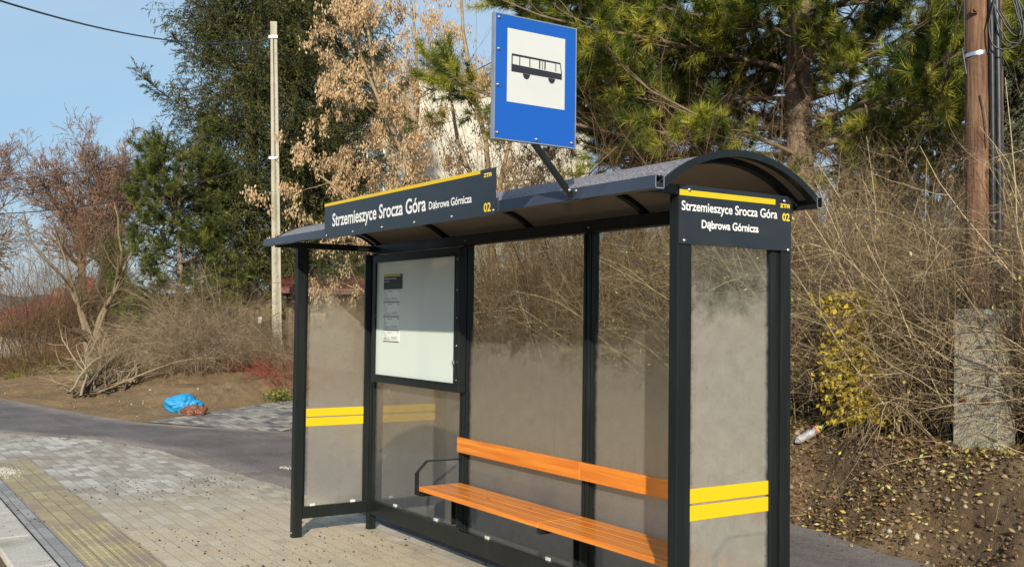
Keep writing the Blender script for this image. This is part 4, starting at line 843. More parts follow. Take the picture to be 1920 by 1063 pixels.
# ------------------------------------------------------------------ shrubs and fence line on the left
shrub('dry_bush', G(385, 21.8), 330, 2.15, .7, TW_GREY, 'big grey dry bush of arching twigs left of the concrete pole', 'bush', 10, 5, -.17, .006, .55, .3, out=.5, wob=.2)
shrub('dry_bush', G(440, 22.8), 180, 2.6, .7, TW_BRN, 'brown dry bush leaning over the fence in front of the shed', 'bush', 9, 5, -.19, .006, .8, .4, out=.8)
shrub('dry_bush', G(565, 21.4), 130, 1.7, .5, TW_GREY, 'pale dry creeper hanging over the fence right of the concrete pole', 'bush', 6, 4, -.12, .005, .6, .35, out=.7)
shrub('dry_bush', G(545, 19.3), 90, .75, .45, REDTW, 'low red twigged bush at the foot of the concrete pole', 'bush', 5, 3, -.1, .004, .3, .15, out=1.)
gb = G(528, 18.3); t = thing('green_plant', gb, 'small bright green leafy plant by the driveway edge', 'plant')
c = gb + rng.normal(size=(260, 3)) * [.14, .14, .06] + [0, 0, .10]; put('leaves', [leaves(c, .05, .02)], GREENL, t)
A = march(np.repeat(gb[None], 40, 0) + rng.normal(size=(40, 3)) * [.1, .1, 0], nrm(rng.normal(size=(40, 3)) * [.4, .4, 0] + [0, 0, 1]), .22, .002, 4); put('stalks', [tubes(*A, 3)], TW_BRN, t)
shrub('vine_thicket', G(62, 27.5), 170, 3.9, 1.1, TW_BRN, 'brown vine covered thicket at the far left edge', 'bush', 8, 4, -.12, .008, 1.0, .5, out=.5)
shrub('vine_thicket', G(118, 29.5), 240, 3.0, 1.2, TW_BRN, 'cone of dead vines between the thicket and the bare trunks', 'bush', 8, 4, -.10, .007, .8, .4, out=.35)
shrub('dry_bush', G(225, 26), 160, .6, 1.3, TW_BRN, 'low brown scrub behind the pile of cut branches', 'bush', 7, 4, -.1, .006, .6, .3, out=.7)
shrub('dry_bush', G(100, 26.5), 160, .7, 1.5, TW_BRN, 'low brown scrub below the cone of dead vines', 'bush', 7, 4, -.1, .006, .6, .3, out=.7)
shrub('dry_bush', G(315, 24), 180, 1.1, .9, TW_BRN, 'low brown scrub between the branch pile and grey bush', 'bush', 7, 4, -.1, .006, .6, .3, out=.7)
# rusty hedge
a0 = G(120, 30); a1 = G(335, 28); t = thing('beech_hedge', (a0 + a1) / 2, 'clipped hedge of rusty dead leaves behind the leaning tree', 'hedge')
n = 12000; f = rng.random(n)[:, None]; q = a0 * (1 - f) + a1 * f + np.stack([rng.uniform(-.45, .45, n), rng.uniform(-.45, .45, n), rng.random(n) * 1.6], -1); put('foliage', [leaves(q, .055, .022, .3)], RUST, t)
f = rng.random(600)[:, None]; st = a0 * (1 - f) + a1 * f; A = march(st, nrm(rng.normal(size=(600, 3)) * [.3, .3, 0] + [0, 0, 1]), 1.35, .006, 6, 0, .15); put('stems', [tubes(*A, 3)], TW_BRN, t)
# pile of cut branches
bp = G(235, 21); t = thing('branch_pile', bp, 'heap of long cut branches lying down the dirt slope', 'branches')
n = 95; f = rng.random(n); st = np.array([P(150 + 110 * a + rng.normal() * 12, 738 - 32 * a + rng.normal() * 8, 20.2 + 1.2 * a + rng.normal() * .3) for a in f]); st[:, 2] = ground(st[:, 0], st[:, 1]) + rng.random(n) * .12
en = np.array([P(230 + 110 * rng.random(), 640 - 20 * rng.random(), 23.3 + rng.random()) for a in f]); en[:, 2] = ground(en[:, 0], en[:, 1]) + .05 + rng.random(n) * .40
A = march(st, nrm(nrm(en - st) + rng.normal(size=(n, 3)) * [.22, .22, .05]), np.linalg.norm(en - st, axis=1) * rng.uniform(.6, 1.1, n), rng.uniform(.010, .030, n), 8, -.02, .11, .4)
B = spawn(*A, 8, .3, 1, .55, .7, 6, 0, .18, .5); Cc = spawn(*B, 4, .3, 1, .7, .3, 4, 0, .2, .6)
put('branch', [tubes(*A, 7)], rndmat('cut_branch_bark', [(0, (.13, .095, .06)), (.6, (.28, .215, .14)), (1, (.42, .34, .23))], .85, noise=20.), t); put('twigs', [tubes(*B, 4), tubes(*Cc, 3)], TW_GREY, t)
# ------------------------------------------------------------------ grass, leaves, stones
def scatter(n, xr, yr, f=None):
    x = rng.uniform(*xr, n); y = rng.uniform(*yr, n)
    if f is not None: k = f(x, y); x, y = x[k], y[k]
    return np.stack([x, y, ground(x, y)], -1)
def blades(p, h, wd, lean=.5):
    n = len(p); A = march(p, nrm(np.stack([rng.normal(size=n) * lean, rng.normal(size=n) * lean, np.ones(n)], -1)), h * rng.uniform(.4, 1.2, n), wd, 4, -.22, .1, .15); return tubes(*A, 3)
gp_ = scatter(34000, (-32, -17.5), (-1, 7.5), lambda x, y: (y > yb(x) + 2.0 + fbm(x, y, 3, 4) * 1.5) & (x < -18.6 + 2 * fbm(x * .8, y * .8, 2, 8)))
tag(put('grass', [blades(gp_, .26, .009)], GRASS), 'yellowing tufts of grass along the top of the dirt slope', 'grass', kind='stuff')
gp2 = scatter(1600, (-3.3, .3), (3.5, 4.3), lambda x, y: (fbm(x * 3, y * 3, 3, 12) > .22))
tag(put('grass', [blades(gp2, .13, .0018, .9)], GRASS), 'thin grass tufts on the steep bank by the concrete stub', 'grass', kind='stuff')
def bankmask(x, y): s = y - yb(x); return (s > .02) & ((rng.random(len(x)) < np.clip(.15 + s * 1.3 + 1.5 * fbm(x * 2.6, y * 2.6, 3, 40), .03, 1)))
lp = scatter(110000, (-7.5, .9), (3.2, 5.2), bankmask)
lp[:, 2] += .006
tag(put('fallen_leaves', [leaves(lp, .042, .010, 0.)], LEAF), 'yellow and brown willow leaves strewn over the bank', 'leaves', kind='stuff')
lp2 = scatter(420, (-9, 1.0), (1.0, 3.4), lambda x, y: (y < yb(x)) & (rng.random(len(x)) < np.clip(1 - (yb(x) - y) * 1.6, .04, 1))); lp2[:, 2] = .022
tag(put('fallen_leaves', [leaves(lp2, .038, .010, 0.)], LEAF), 'few stray leaves lying on the asphalt path', 'leaves', kind='stuff')
cp = scatter(24000, (-6.5, .9), (3.2, 4.8), lambda x, y: y > yb(x) + .0); tag(put('soil_crumbs', [lumps(cp, .006 + .034 * rng.random(len(cp)) ** 3)], CLOD), 'crumbs and clods of dark soil on the bank', 'soil', kind='stuff')
sp_ = scatter(900, (-6.5, .9), (3.2, 4.5), lambda x, y: y > yb(x) + .02); sl_ = scatter(1300, (-24, -8.5), (-1, 6.5), lambda x, y: y > yb(x) + .1)
tag(put('stones', [lumps(np.concatenate([sp_, sl_]), np.concatenate([.008 + .028 * rng.random(len(sp_)) ** 3, .01 + .03 * rng.random(len(sl_)) ** 4]), .8)], STONE), 'pale stones scattered over the soil slopes', 'stones', kind='stuff')
def dirtm(x, y): v = fbm(x * .9 + 3, y * .9, 4, 21); return (y < yf(x) - .05) & (rng.random(len(x)) < np.clip((v + .12) * 2.6, .05, 1))
dp = scatter(11000, (-12.5, -3.0), (-1.9, .85), dirtm); dp[:, 2] = .004
ge = scatter(5200, (-12, -2), (-1.2, .9), lambda x, y: np.abs(y - yf(x) - .02 - .10 * fbm(x * 2, x * 0, 3, 4)) < .05 + .05 * vnoise(x * 3, x * 0, 3)); ge[:, 2] = .012
gk = scatter(5200, (-11, 1.2), (.5, 3.6), lambda x, y: np.abs(y - yb(x) + .03) < .07); gk[:, 2] = .018
tag(put('soil_crumbs', [lumps(np.concatenate([ge, gk]), .003 + .014 * rng.random(len(ge) + len(gk)) ** 3, .7)], CLOD), 'soil crumbs gathered along both edges of the asphalt path', 'soil', kind='stuff')
tag(put('grit', [lumps(dp, .0022 + .012 * rng.random(len(dp)) ** 5, .7)], CLOD), 'dark crumbs of grit scattered on the pavement', 'grit', kind='stuff')
# loose sticks and roots on the bank
kp = scatter(170, (-5.5, .7), (3.35, 4.5), lambda x, y: y > yb(x) + .05); kp[:, 2] += .012; kd = rng.normal(size=(len(kp), 3)) * [1, 1, .25]
SB = march(kp, nrm(kd), rng.uniform(.1, .55, len(kp)), rng.uniform(.0015, .005, len(kp)), 7, -.02, .18); SB2 = spawn(*SB, 3, .3, 1, .7, .1, 4, 0, .3, .6)
tag(put('loose_sticks', [tubes(*SB, 5), tubes(*SB2, 3)], TW_HEDGE), 'broken sticks and bare roots lying on the soil bank', 'sticks', kind='stuff')
# little pale rubble patches
def patch(px, py, n, r, sz, label, z=.004, name='rubble_patch'):
    v = FW * FPX + RT * (px - 960) - UP * (py - 531.5); p = CAM + v * (-CAM[2] / v[2]); a = rng.normal(size=(n, 2)) * r; q = np.stack([p[0] + a[:, 0], p[1] + a[:, 1], np.full(n, z)], -1)
    return tag(put(name, [lumps(q, sz * rng.uniform(.3, 1.3, n), .7)], PALE), label, 'rubble', None, 'stuff')
PALE = rndmat('pale_mortar_crumbs', [(0, (.40, .37, .31)), (1, (.66, .63, .57))], .9, noise=40.)
patch(12, 885, 420, np.array([.16, .05]), .012, 'spilled pale gravel on the yellow strip at the left edge', .008)
patch(536, 880, 60, np.array([.05, .03]), .012, 'white mortar crumbs on the path left of the front post', .018)
patch(1597, 1028, 5, np.array([.008, .008]), .014, 'small white chip lying on the path at lower right', .018, 'mortar_chip')

# ------------------------------------------------------------------ concrete stub and wooden pole
s0 = G(1844, 7.95); t = thing('pole_stub', s0, 'weathered grey concrete stub footing beside the wooden pole', 'post')
ang = math.atan2(RT[1], RT[0]) - math.radians(55)
def rot(p): return s0[0] + p[0] * math.cos(ang) - p[1] * math.sin(ang), s0[1] + p[0] * math.sin(ang) + p[1] * math.cos(ang)
m = MB(); hb, ht, H_ = (.172, .12), (.158, .11), 1.0
v = [(*rot((sx * (hb if z < .5 else ht)[0], sy * (hb if z < .5 else ht)[1])), s0[2] + z) for z in (-.35, H_ - .03) for sx, sy in ((-1, -1), (1, -1), (1, 1), (-1, 1))]
m.add(v, [(3, 2, 1, 0), (4, 5, 6, 7), (0, 1, 5, 4), (1, 2, 6, 5), (2, 3, 7, 6), (3, 0, 4, 7)]); sb = m.build('concrete_block', CONC, t, .014, False, 3)
RB = plain('rusty_iron', (.16, .065, .03), .8, .3, .4, 60, .5, .003)
fn = np.array([math.sin(ang), -math.cos(ang), 0]); fx = np.array([math.cos(ang), math.sin(ang), 0])
for u in (-.085, .085):
    pc = np.array([s0[0], s0[1], s0[2] + .33]) + fn * .114 + fx * u
    MB().bar(pc, pc + fn * .014, .05, .045).cyl(pc + fn * .014, pc + fn * .03, .013, 8).build('rusty_bolt_plate', RB, t, .001)
pw = P(1838, 600, 8.15); pb = onground(pw[0], pw[1]); t = thing('utility_pole', pb, 'thick brown wooden pole with cables and metal strap at right', 'utility pole')
pt = P(1831, -420, 8.15); T = poly([pb - [0, 0, .3], (pb + pt) / 2, pt], .098, .088, 24, .001); put('pole_shaft', [tubes(*T, 28)], PWOOD, t, True)
pr_ = P(1871, 600, 8.4); ptr = P(1868, -420, 8.4); T = poly([onground(pr_[0], pr_[1]), (pr_ + ptr) / 2, ptr], .045, .042, 12); put('side_post', [tubes(*T, 14)], PWOOD, t, True)
def onpole(px, py, d=8.03): return P(px, py, d)
for (xa, xb_, rr, dd) in ((1861, 1860, .017, 8.06), (1873, 1870, .024, 8.10)):
    q = poly([P(xa + 3, 640, dd), P(xa, 200, dd), P(xb_, 60 if rr < .02 else 40, dd), P(xb_ - 3, -30, dd)], rr, rr, 10); put('cable_duct', [tubes(*q, 12)], PLAST, t, True)
ringz = P(1832, 104, 8.15)[2]
m = MB(); ax = np.array([P(1832, 104, 8.15)[0], P(1832, 104, 8.15)[1]])
n = 26; V_ = []; 
for k in range(n):
    a = 2 * math.pi * k / n; 
    for zz in (-.014, .014): V_.append((ax[0] + .097 * math.cos(a), ax[1] + .097 * math.sin(a), ringz + zz + .012 * math.cos(a - math.atan2(RT[1], RT[0]))))
m.add(V_, [(2 * k, 2 * ((k + 1) % n), 2 * ((k + 1) % n) + 1, 2 * k + 1) for k in range(n)]); m.build('metal_strap', STEEL, t, 0, True)
for (a, b, rr) in (((1808, 0), (1809, 98), .0035), ((1804, 92), (1812, 140), .010),):
    q = poly([P(*a, 8.1), P(*b, 8.1)], rr, rr, 4); put('cable', [tubes(*q, 8)], PLAST, t, True)
pc = P(1826, 20, 8.045); MB().bar(pc, pc - FW * .012, .05, .045).cyl(pc - FW * .012, pc - FW * .03, .012, 8).build('bolt_plate', RB, t)
for i, pts in enumerate(([(1866, -5), (1853, 50), (1860, 90), (1900, 96), (1922, 70), (1915, 20), (1900, -30)], [(1863, 4), (1872, 50), (1892, 84), (1918, 80), (1925, 30), (1895, -30)], [(1864, 6), (1885, 50), (1905, 74), (1918, 60), (1902, 10), (1890, -30)], [(1862, 6), (1882, 30), (1900, 60), (1915, 40), (1898, -20)], [(1865, 5), (1870, 70), (1884, 88), (1905, 84), (1930, 60), (1925, -30)])):
    q = poly([P(x, y, 8.0 + .04 * i) for x, y in pts], .0065, .0065, 22, .002); put('cable_loop', [tubes(*q, 8)], PLAST, t, True)
for (xa, ya, xb2, yb2) in ((1839, 175, 1852, 275),):
    q = poly([P(xa, ya, 8.03), P(1848, 215, 8.03), P(xb2, yb2, 8.03)], .007, .006, 7); put('ground_wire', [tubes(*q, 6)], LIMB, t)
# ------------------------------------------------------------------ concrete pole and overhead wires
cpb = G(523, 21.9); t = thing('concrete_pole', cpb, 'tall pale concrete pole with small bolt holes left of the shelter', 'utility pole')
cpt = P(513, 42, 21.9); ang2 = math.atan2(RT[1], RT[0]) + .22; m = MB(); v = []
for z, c_, hx, hy in ((0, cpb - [0, 0, .3], .105, .085), (1, cpt, .068, .06)):
    for sx, sy in ((-1, -1), (1, -1), (1, 1), (-1, 1)):
        v.append((c_[0] + sx * hx * math.cos(ang2) - sy * hy * math.sin(ang2), c_[1] + sx * hx * math.sin(ang2) + sy * hy * math.cos(ang2), c_[2]))
m.add(v, [(3, 2, 1, 0), (4, 5, 6, 7), (0, 1, 5, 4), (1, 2, 6, 5), (2, 3, 7, 6), (3, 0, 4, 7)]).build('pole_shaft', CPOLE, t, .008)
fv = np.array([math.sin(ang2), -math.cos(ang2), 0]); m = MB()
for k in range(26):
    f = .10 + k * .034 + .006 * math.sin(k * 2.1); c_ = cpb * (1 - f) + cpt * f; hy = .085 + (.06 - .085) * f; p_ = c_ + fv * (hy + .0005) + np.array([math.cos(ang2), math.sin(ang2), 0]) * (.02 if k % 3 else -.015); m.cyl(p_, p_ + fv * .003, .009, 8)
m.build('bolt_holes', BLK, t)
m = MB()
for py in (71, 297): 
    c_ = P(514, py, 21.9); m.bar(c_ - RT * .09 - FW * .08, c_ + RT * .09 - FW * .08, .02, .05).cyl(c_ - RT * .08, c_ - RT * .14, .012, 8)
m.build('wire_clamp', STEEL, t)
c_ = P(518, 607, 21.9); MB().bar(c_ - FW * .095 - RT * .05 - [0, 0, .06], c_ - FW * .095 - RT * .05 + [0, 0, .06], .035, .02, FW).build('number_tag', GREYP, t)
def wire(a, b, sag, r, label):
    k = 26; f = np.linspace(0, 1, k)[:, None]; q = a * (1 - f) + b * f; q[:, 2] -= (4 * f * (1 - f))[:, 0] * sag
    return tag(put('overhead_wire', [tubes(q[None], np.full((1, k), r), 6)], PLAST), label, 'wire')
wire(P(513, 71, 21.85), P(-420, -150, 9), .42, .011, 'thick black wire crossing the top left sky to the concrete pole')
wire(P(513, 298, 21.85), P(-300, 372, 33), .75, .012, 'lower wire running left across the bare crowns from the pole')
wire(P(513, 300, 21.9), P(1834, -400, 8.15), .25, .006, 'thin wire rising right from the concrete pole past the seed tree')
wire(P(500, 262, 25), P(-100, 340, 60), .3, .014, 'faint thin wire low over the sky beside the young pine')
# ------------------------------------------------------------------ shed and fence on the left
MAROON = plain('maroon_painted_metal_roof', (.14, .036, .030), .5, 0, .25, 8); DWOOD = bark_mat('dark_weathered_boards', (.035, .028, .02), (.10, .08, .055), (25, 25, 2)); FWOOD = bark_mat('fence_boards', (.10, .075, .04), (.24, .18, .10), (30, 30, 2))
vd = nrm(np.array([FW[0], FW[1], 0])); ang3 = math.atan2(RT[1], RT[0]) + math.radians(14)
c0 = P(520, 600, 25.0); t = thing('garden_shed', onground(*c0[:2]), 'dark open shed with low maroon gable roof behind the fence', 'shed')
ex = np.array([math.cos(ang3), math.sin(ang3), 0]); ey = np.array([-math.sin(ang3), math.cos(ang3), 0]); base = np.array([c0[0], c0[1], gz(*c0[:2])])
def S(a, b, z): return tuple(base + ex * a + ey * b + [0, 0, z])
ez = P(552, 545, 24.5)[2] - base[2]; rz = ez + .32; wd = 1.6; ln = 4.2
for side in (-1, 1):
    MB().add([S(-.1, side * wd, ez), S(ln, side * wd, ez), S(ln, 0, rz), S(-.1, 0, rz), S(-.1, side * wd, ez + .04), S(ln, side * wd, ez + .04), S(ln, 0, rz + .04), S(-.1, 0, rz + .04)], [(0, 1, 2, 3), (4, 5, 6, 7), (0, 1, 5, 4), (1, 2, 6, 5), (2, 3, 7, 6), (3, 0, 4, 7)]).build('roof', MAROON, t)
    MB().bar(S(-.13, side * wd, ez - .02), S(-.13, 0, rz - .02), .03, .13, (0, 0, 1)).build('barge_board', MAROON, t)
MB().bar(S(-.1, -wd - .015, ez - .02), S(ln, -wd - .015, ez - .02), .03, .13).build('fascia_board', MAROON, t)
MB().bar(S(.1, -wd + .15, 0), S(.1, -wd + .15, ez), .1, .1, (1, 0, 0)).bar(S(.1, wd - .15, 0), S(.1, wd - .15, ez), .1, .1, (1, 0, 0)).bar(S(ln - .2, -wd + .15, 0), S(ln - .2, -wd + .15, ez), .1, .1, (1, 0, 0)).build('post', DWOOD, t)
MB().bar(S(ln - .4, 0, ez / 2), S(ln - .3, 0, ez / 2), 2 * wd - .2, ez).bar(S(0, wd - .25, ez / 2), S(ln - .3, wd - .25, ez / 2), .06, ez).build('wall', DWOOD, t)
fa = P(448, 600, 22.9); fb = P(716, 600, 21.); t = thing('board_fence', onground(*fa[:2]), 'old fence of vertical boards overgrown with dry creepers by the shed', 'fence')
fl = np.linalg.norm(fb - fa); fd = nrm(fb - fa); n = int(fl / .14)
for k in range(n):
    p = fa + fd * (k * .14 + .05); z = gz(p[0], p[1]); h = 1.35 + .05 * math.sin(k * 1.7); p0 = np.array([p[0], p[1], z - .05]); MB().bar(p0, p0 + [0, 0, h], .115, .022, tuple(np.cross(fd, (0, 0, 1)))).build('fence_board', FWOOD, t)
for h in (.35, 1.2):
    a = fa.copy(); b = fb.copy(); a[2] = gz(*a[:2]) + h; b[2] = gz(*b[:2]) + h; MB().bar(a + vd * .03, b + vd * .03, .04, .06).build('fence_rail', DWOOD, t)
pc = P(597, 598, 21.6); t2 = thing('house_number_plate', pc, 'cream house number plate reading 3A on the fence behind the far glass', 'sign')
rv = nrm(np.array([RT[0], RT[1], 0])); pl = MB().bar(pc - rv * .155 - vd * .02, pc + rv * .155 - vd * .02, .012, .24).build('plate', plain('cream_plate', (.52, .42, .20), .5), t2, .002)
text('number', '3A', pc - rv * .13 - vd * .032 - [0, 0, .06], rv, .20, .12, BLK, t2, .0)
pc = P(487, 600, 22.3); t2 = thing('paper_notice', pc, 'small white paper notice pinned to the fence left of the concrete pole', 'notice'); MB().bar(pc - rv * .04, pc + rv * .04, .004, .14).build('sheet', PAPER, t2)
# ------------------------------------------------------------------ buildings
CREAM = plain('cream_render', (.58, .555, .46), .9, 0, .06, 1.5); WALLW = plain('off_white_render', (.58, .56, .50), .9, 0, .06, 2); REDR = plain('red_roof_tiles', (.33, .06, .05), .7, 0, .2, 8); GRYR = plain('grey_roof_edge', (.14, .13, .12), .7)
PURR = plain('plum_metal_roof', (.20, .09, .11), .6); GLZ = plain('dark_window_glass', (.05, .07, .09), .1, 0, .3, 3, spec=.8); FRM = plain('white_window_frame', (.72, .72, .70), .5)
def building(name, corner, d1, l1, d2, l2, z0, z1, wall, label, cat_, wins, roof=None, roof_h=0, roofmat=None):
    """corner point; d1,l1 first facade; d2,l2 second facade; wins: list of (facade, u, z, w, h)"""
    c = np.array([corner[0], corner[1], 0.]); d1 = nrm(np.array([*d1, 0.])); d2 = nrm(np.array([*d2, 0.])); t = thing(name, (c[0], c[1], z0), label, cat_)
    A = c; B_ = c + d1 * l1; D_ = c + d2 * l2; E2 = B_ + d2 * l2; q = [A, B_, E2, D_]
    MB().add([(*p[:2], z0) for p in q] + [(*p[:2], z1) for p in q], [(3, 2, 1, 0), (4, 5, 6, 7), (0, 1, 5, 4), (1, 2, 6, 5), (2, 3, 7, 6), (3, 0, 4, 7)]).build('wall', wall, t)
    for (f, u, z, ww, hh) in wins:
        d = d1 if f == 1 else d2; o = -(d2 if f == 1 else d1); p = c + d * u + o * .02; 
        fr = MB().bar((*(p - d * 0)[:2], z + hh / 2), (*(p + d * ww)[:2], z + hh / 2), .08, hh).build('window', FRM, t)
        for k in (0, 1):
            g0 = p + o * .045 + d * (.07 + k * (ww / 2 - .02)); g1 = g0 + d * (ww / 2 - .12); MB().bar((*g0[:2], z + hh / 2), (*g1[:2], z + hh / 2), .02, hh - .16).build('pane', GLZ, fr)
        MB().bar((*(p + o * .08 - d * .06)[:2], z - .03), (*(p + o * .08 + d * (ww + .06))[:2], z - .03), .2, .05).build('sill', GRYR, fr)
    if roof == 'flat': 
        e = .25; q2 = [A - d1 * e - d2 * e, B_ + d1 * e - d2 * e, E2 + d1 * e + d2 * e, D_ - d1 * e + d2 * e]
        MB().add([(*p[:2], z1 + .003) for p in q2] + [(*p[:2], z1 + .22) for p in q2], [(3, 2, 1, 0), (4, 5, 6, 7), (0, 1, 5, 4), (1, 2, 6, 5), (2, 3, 7, 6), (3, 0, 4, 7)]).build('roof', roofmat, t)
    if roof == 'gable':
        e = .4; m1 = (A + D_) / 2 - d1 * e; m2 = (B_ + E2) / 2 + d1 * e; q2 = [A - d1 * e - d2 * e, B_ + d1 * e - d2 * e, E2 + d1 * e + d2 * e, D_ - d1 * e + d2 * e]
        zz = z1 - .1; v = [(*p[:2], zz) for p in q2] + [(*m1[:2], z1 + roof_h), (*m2[:2], z1 + roof_h)] + [(*p[:2], zz + .15) for p in q2] + [(*m1[:2], z1 + roof_h + .15), (*m2[:2], z1 + roof_h + .15)]
        MB().add(v, [(0, 1, 5, 4), (2, 3, 4, 5), (6, 10, 11, 7), (8, 11, 10, 9), (0, 6, 7, 1), (2, 8, 9, 3), (0, 4, 10, 6), (4, 3, 9, 10), (1, 7, 11, 5), (5, 11, 8, 2)]).build('roof', roofmat, t)
        a_ = (A + D_) / 2; b_ = (B_ + E2) / 2
        MB().add([(*A[:2], z1), (*D_[:2], z1), (*a_[:2], z1 + roof_h - .05), (*(A + d1 * .2)[:2], z1), (*(D_ + d1 * .2)[:2], z1), (*(a_ + d1 * .2)[:2], z1 + roof_h - .05)], [(0, 1, 2), (3, 5, 4), (0, 3, 4, 1), (1, 4, 5, 2), (2, 5, 3, 0)]).build('gable', wall, t)
        ch = (a_ * .6 + b_ * .4); MB().box(ch[0] - .3, ch[0] + .3, ch[1] - .3, ch[1] + .3, z1 + roof_h * .5, z1 + roof_h + .9).build('chimney', REDR if roofmat is not REDR else GRYR, t)
    return t
cc = P(775, 600, 45); zt = P(775, 145, 45)[2]; wl = []
dl = (math.cos(math.radians(168)), math.sin(math.radians(168))); dr = (math.cos(math.radians(78)), math.sin(math.radians(78)))
for fl_ in range(4):
    for k in range(9): wl.append((1, 2.0 + k * 3.6, zt - 2.6 - fl_ * 2.9, 1.9, 1.5))
wl += [(2, 6., zt - 3.1, .5, .5)]
building('apartment_block', cc, dl, 36, dr, 8.5, -3, zt, CREAM, 'tall cream apartment block seen through the seed tree', 'building', wl, 'flat', 0, GRYR)
hh = P(1180, 600, 31); building('house', hh, (RT[0], RT[1]), 11.5, (vd[0], vd[1]), 8, -.5, 3.3, WALLW, 'white house with red roof glimpsed behind the pines', 'house', [(1, 1.2 + k * 2.6, z, 1.2, 1.3) for k in range(4) for z in (1.5,)], 'gable', 1.2, GRYR)
h1 = P(-75, 600, 50); building('house', h1, nrm(np.array([RT[0], RT[1]]) * .8 - vd[:2] * .5), 3.2, nrm(vd[:2] * .8 + RT[:2] * .5), 9, -3.5, .9, WALLW, 'white house with bright red roof at the far left edge', 'house', [(1, .8, -.6, .8, .8), (2, 2, -.6, 1, .8)], 'gable', 1.3, REDR)
h2 = P(70, 600, 75); building('house', h2, RT[:2], 5, vd[:2], 7, -5, 1.6, WALLW, 'small white gabled house between the vine covered trees', 'house', [(1, 1, 0, .9, .9), (1, 3, 0, .9, .9)], 'gable', 1.6, plain('salmon_roof_tiles', (.36, .17, .12), .8))
h3 = P(142, 600, 68); building('long_house', h3, RT[:2], 5, vd[:2], 9, -5, 1.9, WALLW, 'long building with plum coloured roof behind the bare trunks', 'house', [(1, 1, .6, .8, .8)], 'flat', 0, PURR)
h4 = P(292, 600, 50); building('garage', h4, RT[:2], 1.6, vd[:2], 4, -2.5, 2.35, WALLW, 'small white garage wall under the young pine', 'garage', [], 'flat', 0, GRYR)
# far low wooded ridge on the horizon
aa = np.linspace(math.radians(100), math.radians(205), 160); rr_ = 900.; hz = 22 + 14 * fbm(aa * 9, aa * 0, 4, 31) + 4 * fbm(aa * 60, aa * 0, 3, 5); Vh = []
for a, h in zip(aa, hz): Vh += [(CAM[0] + rr_ * math.cos(a), CAM[1] + rr_ * math.sin(a), -8), (CAM[0] + (rr_ + 60) * math.cos(a), CAM[1] + (rr_ + 60) * math.sin(a), h * .8), (CAM[0] + (rr_ + 200) * math.cos(a), CAM[1] + (rr_ + 200) * math.sin(a), h)]
i = np.arange(159)[:, None] * 3; F = np.concatenate([np.concatenate([i, i + 3, i + 4, i + 1], 1), np.concatenate([i + 1, i + 4, i + 5, i + 2], 1)])
tag(link('hills', mesh_np('hills', Vh, F, plain('distant_woods', (.10, .13, .14), .95), None, True)), 'low wooded ridge on the far horizon', kind='structure')
# unseen row of trees added behind the viewer to darken what the panes mirror
ft = np.stack([rng.uniform(-110, 30, 9000), rng.uniform(-52, -42, 9000), rng.random(9000)], -1); ft[:, 2] *= 7.5 + 4.5 * fbm(ft[:, 0] * .12, ft[:, 0] * 0, 3, 77)
tag(put('added_mirror_trees', [leaves(ft - [0, 0, .2], 1.3, .5, 0.)], TW_BRN), 'unseen brown tree row added across the road for the panes to mirror', 'woodland', kind='stuff')
# ------------------------------------------------------------------ litter
import bmesh
from mathutils import noise as mn
def bag(name, px, py, d, size, mat, label, seed, sub='crumpled_film'):
    p = P(px, py, d); t = thing(name, onground(p[0], p[1]), label, 'bag'); bm = bmesh.new(); bmesh.ops.create_icosphere(bm, subdivisions=5, radius=1)
    for v in bm.verts:
        q = v.co * 1.6 + Vector((seed, seed * .7, 0)); r = 1 + .34 * (mn.noise(q) ) - .20 * abs(mn.noise(q * 2.3 + Vector((5, 0, 0)))) - .12 * abs(mn.noise(q * 5.5)) - .05 * abs(mn.noise(q * 12)); v.co = v.co * r
        v.co.x *= size[0]; v.co.y *= size[1]; v.co.z = max(v.co.z, -.55) * size[2] + .5 * size[2]
    me = bpy.data.meshes.new(sub); bm.to_mesh(me); bm.free(); me.shade_smooth(); me.materials.append(mat); o = link(sub, me, t); o.rotation_euler = (0, 0, math.atan2(RT[1], RT[0])); return t
def film(name, col, rough):
    m, t, b, o = newmat(name); b.inputs['Base Color'].default_value = (*col, 1); b.inputs['Roughness'].default_value = rough; n = tex(t, 'TexNoise', 9., coord(t), Detail=5., Roughness=.6, Distortion=1.2); bump(t, n.outputs[0], .6, .03, b)
    tr = nd(t, 'BsdfTranslucent'); tr.inputs[0].default_value = (*col, 1); mx = nd(t, 'MixShader', Fac=.25); t.links.new(b.outputs[0], mx.inputs[1]); t.links.new(tr.outputs[0], mx.inputs[2]); t.links.new(mx.outputs[0], o.inputs[0]); return m
bag('rubbish_bag', 344, 760, 17.2, (.29, .22, .19), film('blue_bag_film', (.035, .36, .72), .35), 'crumpled bright blue rubbish bag lying on the dirt slope', 3.1)
bag('rubbish_bag', 364, 770, 16.6, (.20, .16, .12), film('brown_bag_film', (.23, .09, .06), .4), 'crumpled brown rubbish bag in front of the blue one', 8.4)
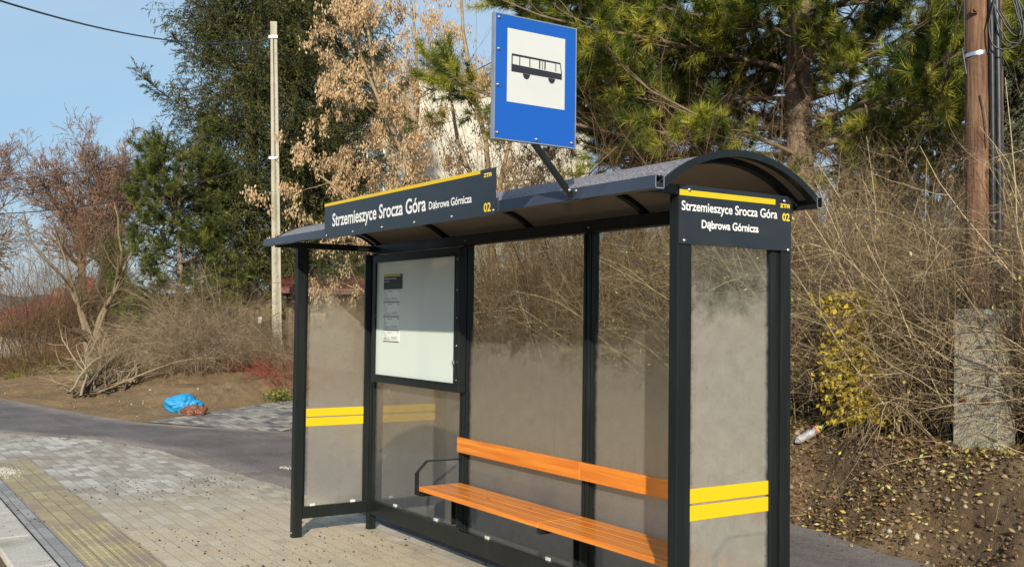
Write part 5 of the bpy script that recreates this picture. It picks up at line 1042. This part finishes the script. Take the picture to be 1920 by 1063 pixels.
bb = P(1516, 762, 8.75); bb[2] = gz(bb[0], bb[1]) + .05; t = thing('plastic_bottle', bb, 'crushed whitish plastic bottle with coloured end in the grass', 'bottle')
ux = nrm(RT * .86 + np.array([0, 0, .5])); k = 9; q = bb[None] + ux[None] * np.linspace(-.13, .11, k)[:, None]; put('bottle_body', [tubes(q[None], np.array([[.005, .03, .036, .030, .037, .040, .036, .030, .012]]), 12)], plain('milky_plastic', (.34, .34, .36), .3, 0, .3, 30, .6, .02), t, True)
q = bb[None] + ux[None] * np.linspace(.075, .12, 4)[:, None]; put('coloured_label', [tubes(q[None], np.array([[.034, .035, .031, .02]]), 12)], plain('yellow_label', (.55, .45, .12), .5, 0, .5, 30), t, True)
q = bb[None] + ux[None] * np.array([.118, .145])[:, None]; put('cap', [tubes(q[None], np.array([[.014, .013]]), 10)], plain('green_cap', (.08, .35, .12), .4), t, True)
q = bb[None] + ux[None] * np.array([.064, .078])[:, None]; put('red_ring', [tubes(q[None], np.array([[.0365, .0355]]), 12)], plain('red_label', (.55, .12, .08), .5), t, True)
# yellow leaved bush inside the hedge
ys = P(1608, 650, 8.5); z0 = gz(ys[0], ys[1]); t = thing('yellow_bush', (ys[0], ys[1], z0), 'clump of bright yellow leaves growing inside the brown hedge', 'bush')
YL = rndmat('yellow_autumn_leaves', [(0, (.30, .22, .02)), (.5, (.55, .42, .03)), (1, (.72, .58, .08))], .7, .25)
n = 4200; u = rng.normal(size=n); zz = rng.uniform(.12, 1.15, n); q = ys[None] * [1, 1, 0] + rv[None] * ((u * .12 + .10 * (.6 - zz) + .05 * np.sin(zz * 9)))[:, None] + vd[None] * (rng.normal(size=n) * .10)[:, None]; q[:, 2] = z0 + zz
q = q[fbm(q[:, 2] * 4, u * 1.2, 3, 6) > -.18]; put('leaves', [leaves(q, .05, .018, .4)], YL, t)
A = march(np.repeat(np.array([[ys[0], ys[1], z0]]), 26, 0) + rng.normal(size=(26, 3)) * [.06, .06, 0], nrm(rng.normal(size=(26, 3)) * [.15, .15, 0] + [0, 0, 1]), 1.2, .004, 7, 0, .1); put('stems', [tubes(*A, 4)], TW_BRN, t)
